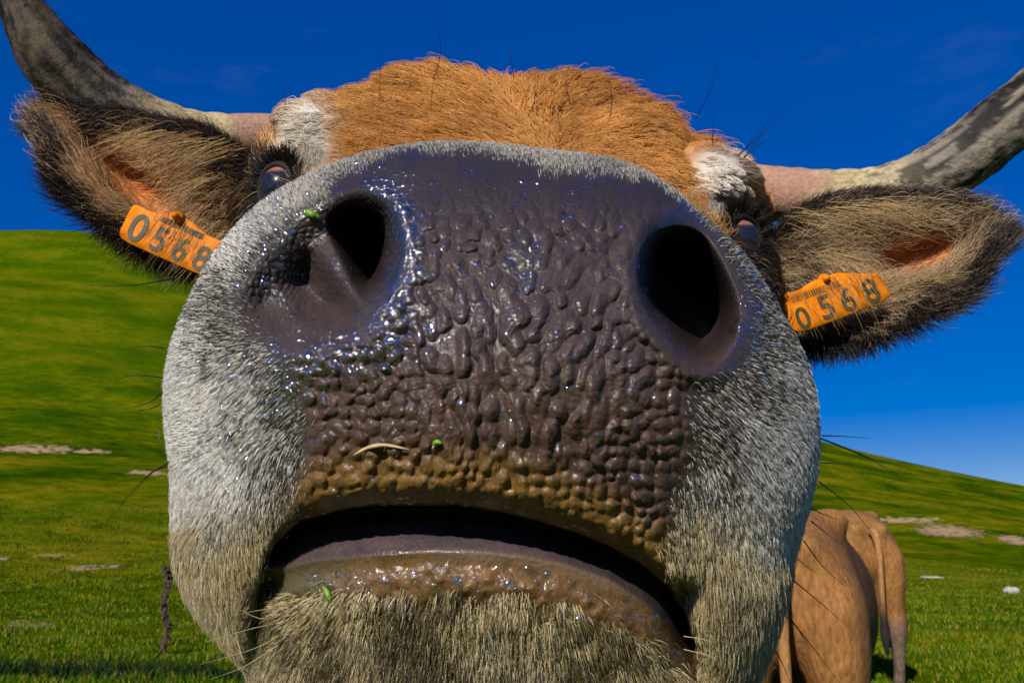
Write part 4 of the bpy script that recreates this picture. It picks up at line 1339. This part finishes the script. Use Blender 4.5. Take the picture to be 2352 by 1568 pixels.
# shaggy tuft joining ear and head, kept with the ears
# ------------------------------------------------------------------ ear tags
def ear_tag(p0, p1, d0, d1, shape, digits, label, pin, bars):
    """p0, p1: ends of the lower edge"""
    a, b = P(p0[0], p0[1], d0), P(p1[0], p1[1], d1)
    e1 = norm(b - a)
    W = np.linalg.norm(b - a)
    nrm = -FWD + 0.15 * UP
    nrm = norm(nrm - e1 * np.dot(nrm, e1))
    e2 = np.cross(nrm, e1)
    root = empty('ear_tag', a)
    at = lambda u, v, h=0.0: a + e1 * u * W + e2 * v * W + nrm * (h + 0.0012)
    n = len(shape)
    # plate with softened rim
    V, f = [], []
    sh = np.array(shape)
    cen = sh.mean(0)
    layers = [(1.0, -0.0009), (1.0, 0.0004), (0.985, 0.0009)]
    fine = []
    for k in range(n):
        for t in np.linspace(0, 1, 9)[:-1]:
            fine.append(sh[k] * (1 - t) + sh[(k + 1) % n] * t)
    fine = np.array(fine)
    m = len(fine)
    kk = np.array([.25, .5, .25])
    for _ in range(2):
        fine = np.roll(fine, 1, 0) * .25 + fine * .5 + np.roll(fine, -1, 0) * .25
    for s_, h in layers:
        for q in fine:
            z = cen + (q - cen) * s_
            V.append(at(z[0], z[1], h))
    for L in range(2):
        for k in range(m):
            f.append((L * m + k, L * m + (k + 1) % m, (L + 1) * m + (k + 1) % m, (L + 1) * m + k))
    inner = []
    prev = 2 * m
    for s_ in (0.7, 0.4, 0.1):
        st = len(V)
        for q in fine:
            z = cen + (q - cen) * s_
            V.append(at(z[0], z[1], 0.0009))
        for k in range(m):
            f.append((prev + k, prev + (k + 1) % m, st + (k + 1) % m, st + k))
        prev = st
    f.append(tuple(range(prev, prev + m)))
    f.append(tuple(range(m))[::-1])
    mesh_obj('plate', V, f, M_TAG, root)
    for ch, u, v, hgt in digits:
        cu = bpy.data.curves.new('digit', 'FONT')
        cu.body = ch
        cu.size = 1.0
        cu.offset = 0.018
        o = bpy.data.objects.new('digit', cu)
        COL.objects.link(o)
        dg = bpy.context.evaluated_depsgraph_get()
        me = bpy.data.meshes.new_from_object(o.evaluated_get(dg))
        bpy.data.objects.remove(o)
        vv = np.array([q.co[:] for q in me.vertices])
        fc = [tuple(p.vertices) for p in me.polygons]
        mn, mx = vv.min(0), vv.max(0)
        vv = (vv - (mn + mx) / 2) / (mx[1] - mn[1]) * hgt
        W3 = [at(u + q[0] * 0.95, v + q[1], 0.00125) for q in vv]
        mesh_obj('digit', W3, fc, M_PRINT, root, smooth_shade=False)
    V, f = [], []
    for u, wd, v0, v1 in bars:
        o_ = len(V)
        V += [at(u, v0, .00125), at(u + wd, v0, .00125), at(u + wd, v1, .00125), at(u, v1, .00125)]
        f.append((o_, o_ + 1, o_ + 2, o_ + 3))
    mesh_obj('barcode', V, f, M_PRINT, root, smooth_shade=False)
    pc = at(*pin)
    path = [pc - nrm * 0.002, pc + nrm * 0.002, pc + nrm * 0.0035, pc + nrm * 0.0035, pc + nrm * 0.006, pc + nrm * 0.0075]
    v, ff = tube(np.array(path) + np.arange(6)[:, None] * 1e-5 * nrm, [.0032, .0032, .0029, .0022, .0020, .0008], 20)
    mesh_obj('pin', v, ff, M_TAG, root)
    return tag(root, label, 'ear tag')

def bars(u0, u1, v0, v1, seed):
    r = random.Random(seed)
    o, u = [], u0
    while u < u1:
        wd = r.choice([.006, .009, .014])
        o.append((u, wd, v0, v1))
        u += wd + r.choice([.007, .010, .014])
    return o
ear_tag((272, 548), (478, 640), .476, .470, [(-0.005, -0.005), (-0.02, 0.37), (0.20, 0.37), (0.40, 0.44), (0.60, 0.44), (0.80, 0.38), (1.05, 0.38), (1.04, 0.0)],
        [('0', .155, .17, .29), ('5', .40, .15, .25), ('6', .64, .15, .25), ('8', .87, .15, .25)],
        'orange ear tag numbered 0568 in the ear in front of the green hill', (0.47, 0.42, 0.0), bars(.30, .78, .315, .375, 1))
ear_tag((1822, 772), (2046, 692), .470, .476, [(0.0, 0.0), (0.0, 0.40), (0.2, 0.38), (0.36, 0.42), (0.60, 0.42), (0.80, 0.34), (0.985, 0.285), (1.02, 0.02)],
        [('0', .135, .125, .21), ('5', .38, .15, .23), ('6', .60, .15, .23), ('8', .84, .15, .24)],
        'orange ear tag numbered 0568 in the ear outlined against blue sky', (0.48, 0.40, -0.003), bars(.10, .60, .285, .345, 2))

# strands of the ear that hang across the tags
def over_tag(par, n, x0, y0, y1, dx, dy, d):
    a = rng.uniform(0, 1, n)
    xs, ys = lerp(x0[0], x0[1], a) + rng.normal(0, 14, n), lerp(y0, y1, a) + rng.normal(0, 10, n)
    ex, ey = dx + rng.normal(0, 26, n), dy + rng.normal(0, 22, n)
    k = rng.uniform(0.5, 1.15, n)
    q = []
    for t in np.linspace(0, 1, 6):
        q.append(P(xs + ex * k * t, ys + ey * k * t + 30 * t * t, d + .012 * (1 - t) - 0.004 * math.sin(t * 3)))
    c_ = pick_color(n, [(0.55, 0.36, 0.15), (0.30, 0.17, 0.06), (0.66, 0.50, 0.24)], [4, 3, 3], .15)
    raw_hair('ear_hair', np.stack(q, 1), c_, rng.uniform(0.00010, 0.0002, n), par)
over_tag(ear_left, 130, (400, 540), 455, 560, -95, 75, .470)
over_tag(ear_right, 110, (1990, 1800), 600, 690, 70, 45, .470)

# long pale wisps that spill over the hollow of each ear
over_tag(ear_left, 110, (560, 330), 345, 300, -165, 40, .500)
over_tag(ear_left, 26, (520, 420), 400, 440, -150, 40, .492)
over_tag(ear_left, 60, (300, 400), 470, 540, -110, -55, .484)
over_tag(ear_right, 110, (1820, 2040), 500, 470, 160, 5, .500)
over_tag(ear_right, 24, (1850, 1960), 570, 600, 170, 0, .490)
over_tag(ear_right, 50, (2050, 2150), 665, 640, 120, -50, .482)

# bits of fodder stuck to the nose
M_STRAW = plain('straw', (0.45, 0.34, 0.16), 0.6, 0, 0, 300, .3)
M_LEAF = plain('fresh_grass', (0.12, 0.26, 0.01), 0.5, 0, 0, 300, .3)
def stuck(name, pts, rad, mat, label, cat):
    q = catmull(np.array(pts, float), 10)
    fy = muzzle_fields(q[:, 0], q[:, 1], np.hypot(q[:, 0] - CX, q[:, 1] - CY) / np.interp(np.arctan2(q[:, 1] - CY, q[:, 0] - CX), TH, RO))
    v, f = tube(P(q[:, 0], q[:, 1], fy['d'] - 0.0012), rad * np.sin(np.linspace(0.25, 2.9, 10)), 6)
    return tag(mesh_obj(name, v, f, mat), label, cat)
stuck('straw', [(812, 1045), (845, 1028), (885, 1022), (940, 1032)], 0.0005, M_STRAW, 'pale curved straw stuck on the wet upper lip', 'straw')
stuck('grass_fragment', [(700, 482), (715, 492), (735, 500)], 0.0011, M_LEAF, 'green grass fragment stuck above the nostril wing', 'grass')
stuck('grass_fragment', [(993, 1022), (1003, 1015), (1014, 1018)], 0.0007, M_LEAF, 'tiny yellow-green fragment stuck above the middle of the upper lip', 'grass')
stuck('grass_fragment', [(742, 1345), (752, 1362), (760, 1385)], 0.0008, M_LEAF, 'thin green blade stuck on the lower lip', 'grass')

# ------------------------------------------------------------------ whiskers and bristles
def whisk(lst, name, color, radius):
    pts = []
    for (x0, y0, d0), (x1, y1, d1), (x2, y2, d2) in lst:
        c = np.array([(x0, y0, d0), (x1, y1, d1), (x2, y2, d2)], float)
        q = catmull(c, 9)
        pts.append(P(q[:, 0], q[:, 1], q[:, 2]))
    raw_hair(name, np.array(pts), np.tile(color, (len(pts), 1)), radius, hero)
R_ = lambda x0, y0, x1, y1, x2, y2, d=.262: ((x0, y0, d), (x1, y1, d + .01), (x2, y2, d + .025))
whisk([R_(1888, 1000, 1940, 1002, 2000, 1006), R_(1888, 1008, 1990, 1050, 2095, 1112), R_(1885, 1006, 1960, 1035, 2030, 1066), R_(1885, 1062, 1920, 1064, 1965, 1066), R_(1880, 1105, 1950, 1160, 2010, 1232),
       R_(1862, 1195, 1900, 1225, 1930, 1250), R_(1845, 1240, 1890, 1300, 1940, 1345), R_(1820, 1330, 1880, 1380, 1950, 1440), R_(1815, 1420, 1870, 1490, 1930, 1568), R_(1780, 1490, 1800, 1530, 1820, 1580), R_(1850, 1160, 1890, 1180, 1935, 1195),
       R_(1800, 1250, 1840, 1290, 1880, 1320), R_(1790, 1400, 1830, 1440, 1860, 1490),
       R_(392, 1060, 330, 1100, 232, 1215), R_(384, 1070, 350, 1085, 300, 1140), R_(375, 925, 345, 938, 310, 945), R_(376, 900, 340, 925, 290, 938), R_(376, 868, 320, 862, 262, 870), R_(400, 640, 300, 655, 185, 655), R_(380, 800, 340, 795, 300, 800),
       R_(450, 915, 420, 910, 395, 908), R_(445, 965, 415, 962, 380, 963), R_(430, 1030, 400, 1035, 370, 1050)], 'whisker', (0.012, 0.011, 0.010), 0.00022)
E_ = lambda x0, y0, x1, y1, x2, y2, d=.50: ((x0, y0, d), (x1, y1, d - .01), (x2, y2, d - .02))
whisk([E_(1690, 360, 1760, 300, 1842, 205), E_(1695, 360, 1740, 310, 1785, 255), E_(1700, 370, 1750, 330, 1780, 320), E_(1600, 270, 1630, 210, 1650, 145), E_(1636, 330, 1640, 270, 1640, 240), E_(1690, 385, 1730, 370, 1790, 385), E_(1705, 365, 1740, 325, 1760, 290),
       E_(1002, 170, 1012, 110, 1000, 40), E_(1005, 330, 990, 240, 1008, 100), E_(875, 260, 872, 190, 878, 120), E_(740, 270, 725, 240, 700, 205), E_(760, 330, 720, 270, 650, 190), E_(1180, 180, 1175, 140, 1172, 105), E_(1400, 280, 1405, 230, 1400, 180), E_(1310, 240, 1300, 190, 1308, 150), E_(660, 280, 655, 230, 650, 185)],
      'eyebrow_bristle', (0.012, 0.010, 0.009), 0.00026)
C_ = lambda x0, y0, x1, y1, x2, y2, d=.232: ((x0, y0, d), (x1, y1, d - .004), (x2, y2, d + .004))
whisk([C_(640, 1430, 570, 1445, 470, 1475), C_(650, 1455, 580, 1490, 460, 1525), C_(640, 1480, 560, 1530, 480, 1560), C_(660, 1390, 600, 1400, 545, 1410), C_(640, 1410, 600, 1420, 540, 1395), C_(1570, 1460, 1630, 1472, 1690, 1510), C_(1570, 1490, 1640, 1512, 1695, 1575),
       C_(520, 1440, 510, 1490, 500, 1530), C_(545, 1470, 560, 1520, 580, 1560), C_(500, 1430, 490, 1470, 488, 1510)], 'chin_bristle', (0.60, 0.52, 0.28), 0.00012)

# ------------------------------------------------------------------ beads of moisture
def beads(n):
    wet_w = FL['bare'] * (np.exp(-((FL['n1'] - 40) / 34) ** 2) * smooth(820, 900, X) * 2.2 + np.exp(-((np.hypot((X - 790) / 150, (Y - 800 - (860 - X) * .35) / 45))) ** 2) * 2.0 + 0.05) \
        + 1.3 * np.exp(-((X - 640) / 70) ** 2 - ((Y - 880) / 90) ** 2) + 1.0 * np.exp(-((X - 640) / 45) ** 2 - ((Y - 570) / 90) ** 2) + .9 * np.exp(-((X - 1720) / 30) ** 2 - ((Y - 760) / 110) ** 2) \
        + 0.35 * FL['below_l'] * smooth(330, 100, Y - FL['lo']) + 0.5 * np.exp(-((X - 1205) / 40) ** 2 - ((Y - 640) / 80) ** 2) + 0.8 * np.exp(-((X - 520) / 60) ** 2 - ((Y - 1030) / 90) ** 2)
    wet_w = wet_w * (1 - FL['hole']) * (1 - FL['below'] * (1 - FL['below_l']))
    s = sample(VM, np.clip(wet_w, 0, 3), n)
    p, nn = look(VM, s), norm(look(NM, s))
    furr = 1 - look(FL['bare'], s)
    p = p + nn * (furr * rng.uniform(0, 0.004, n))[:, None]
    r = rng.gamma(2.4, 0.00019, n) + 0.00022
    th = np.array([0.0, 0.55, 1.05, 1.57])
    base = [np.array([[0, 0, 1.0]])]
    for t in th[1:]:
        q = np.linspace(0, 2 * np.pi, 8, endpoint=False)
        base.append(np.stack([np.sin(t) * np.cos(q), np.sin(t) * np.sin(q), np.cos(t) + 0 * q], -1))
    base = np.concatenate(base)
    fb = [(0, 1 + k, 1 + (k + 1) % 8) for k in range(8)]
    tri = list(fb)
    for L in range(2):
        for k in range(8):
            a, b = 1 + L * 8 + k, 1 + L * 8 + (k + 1) % 8
            tri += [(a, a + 8, b + 8), (a, b + 8, b)]
    tri = np.array(tri)
    a = norm(np.cross(nn, np.array([0.3, 0.2, 0.93])))
    b = np.cross(nn, a)
    V = p[:, None] + r[:, None, None] * (base[None, :, :1] * a[:, None] + base[None, :, 1:2] * b[:, None] + base[None, :, 2:] * nn[:, None] * 0.30)
    T = (tri[None] + (np.arange(n) * len(base))[:, None, None]).reshape(-1, 3)
    o = mesh_obj('moisture', V.reshape(-1, 3), T, M_DROP, body)
    o['kind'] = 'stuff'
beads(3000)
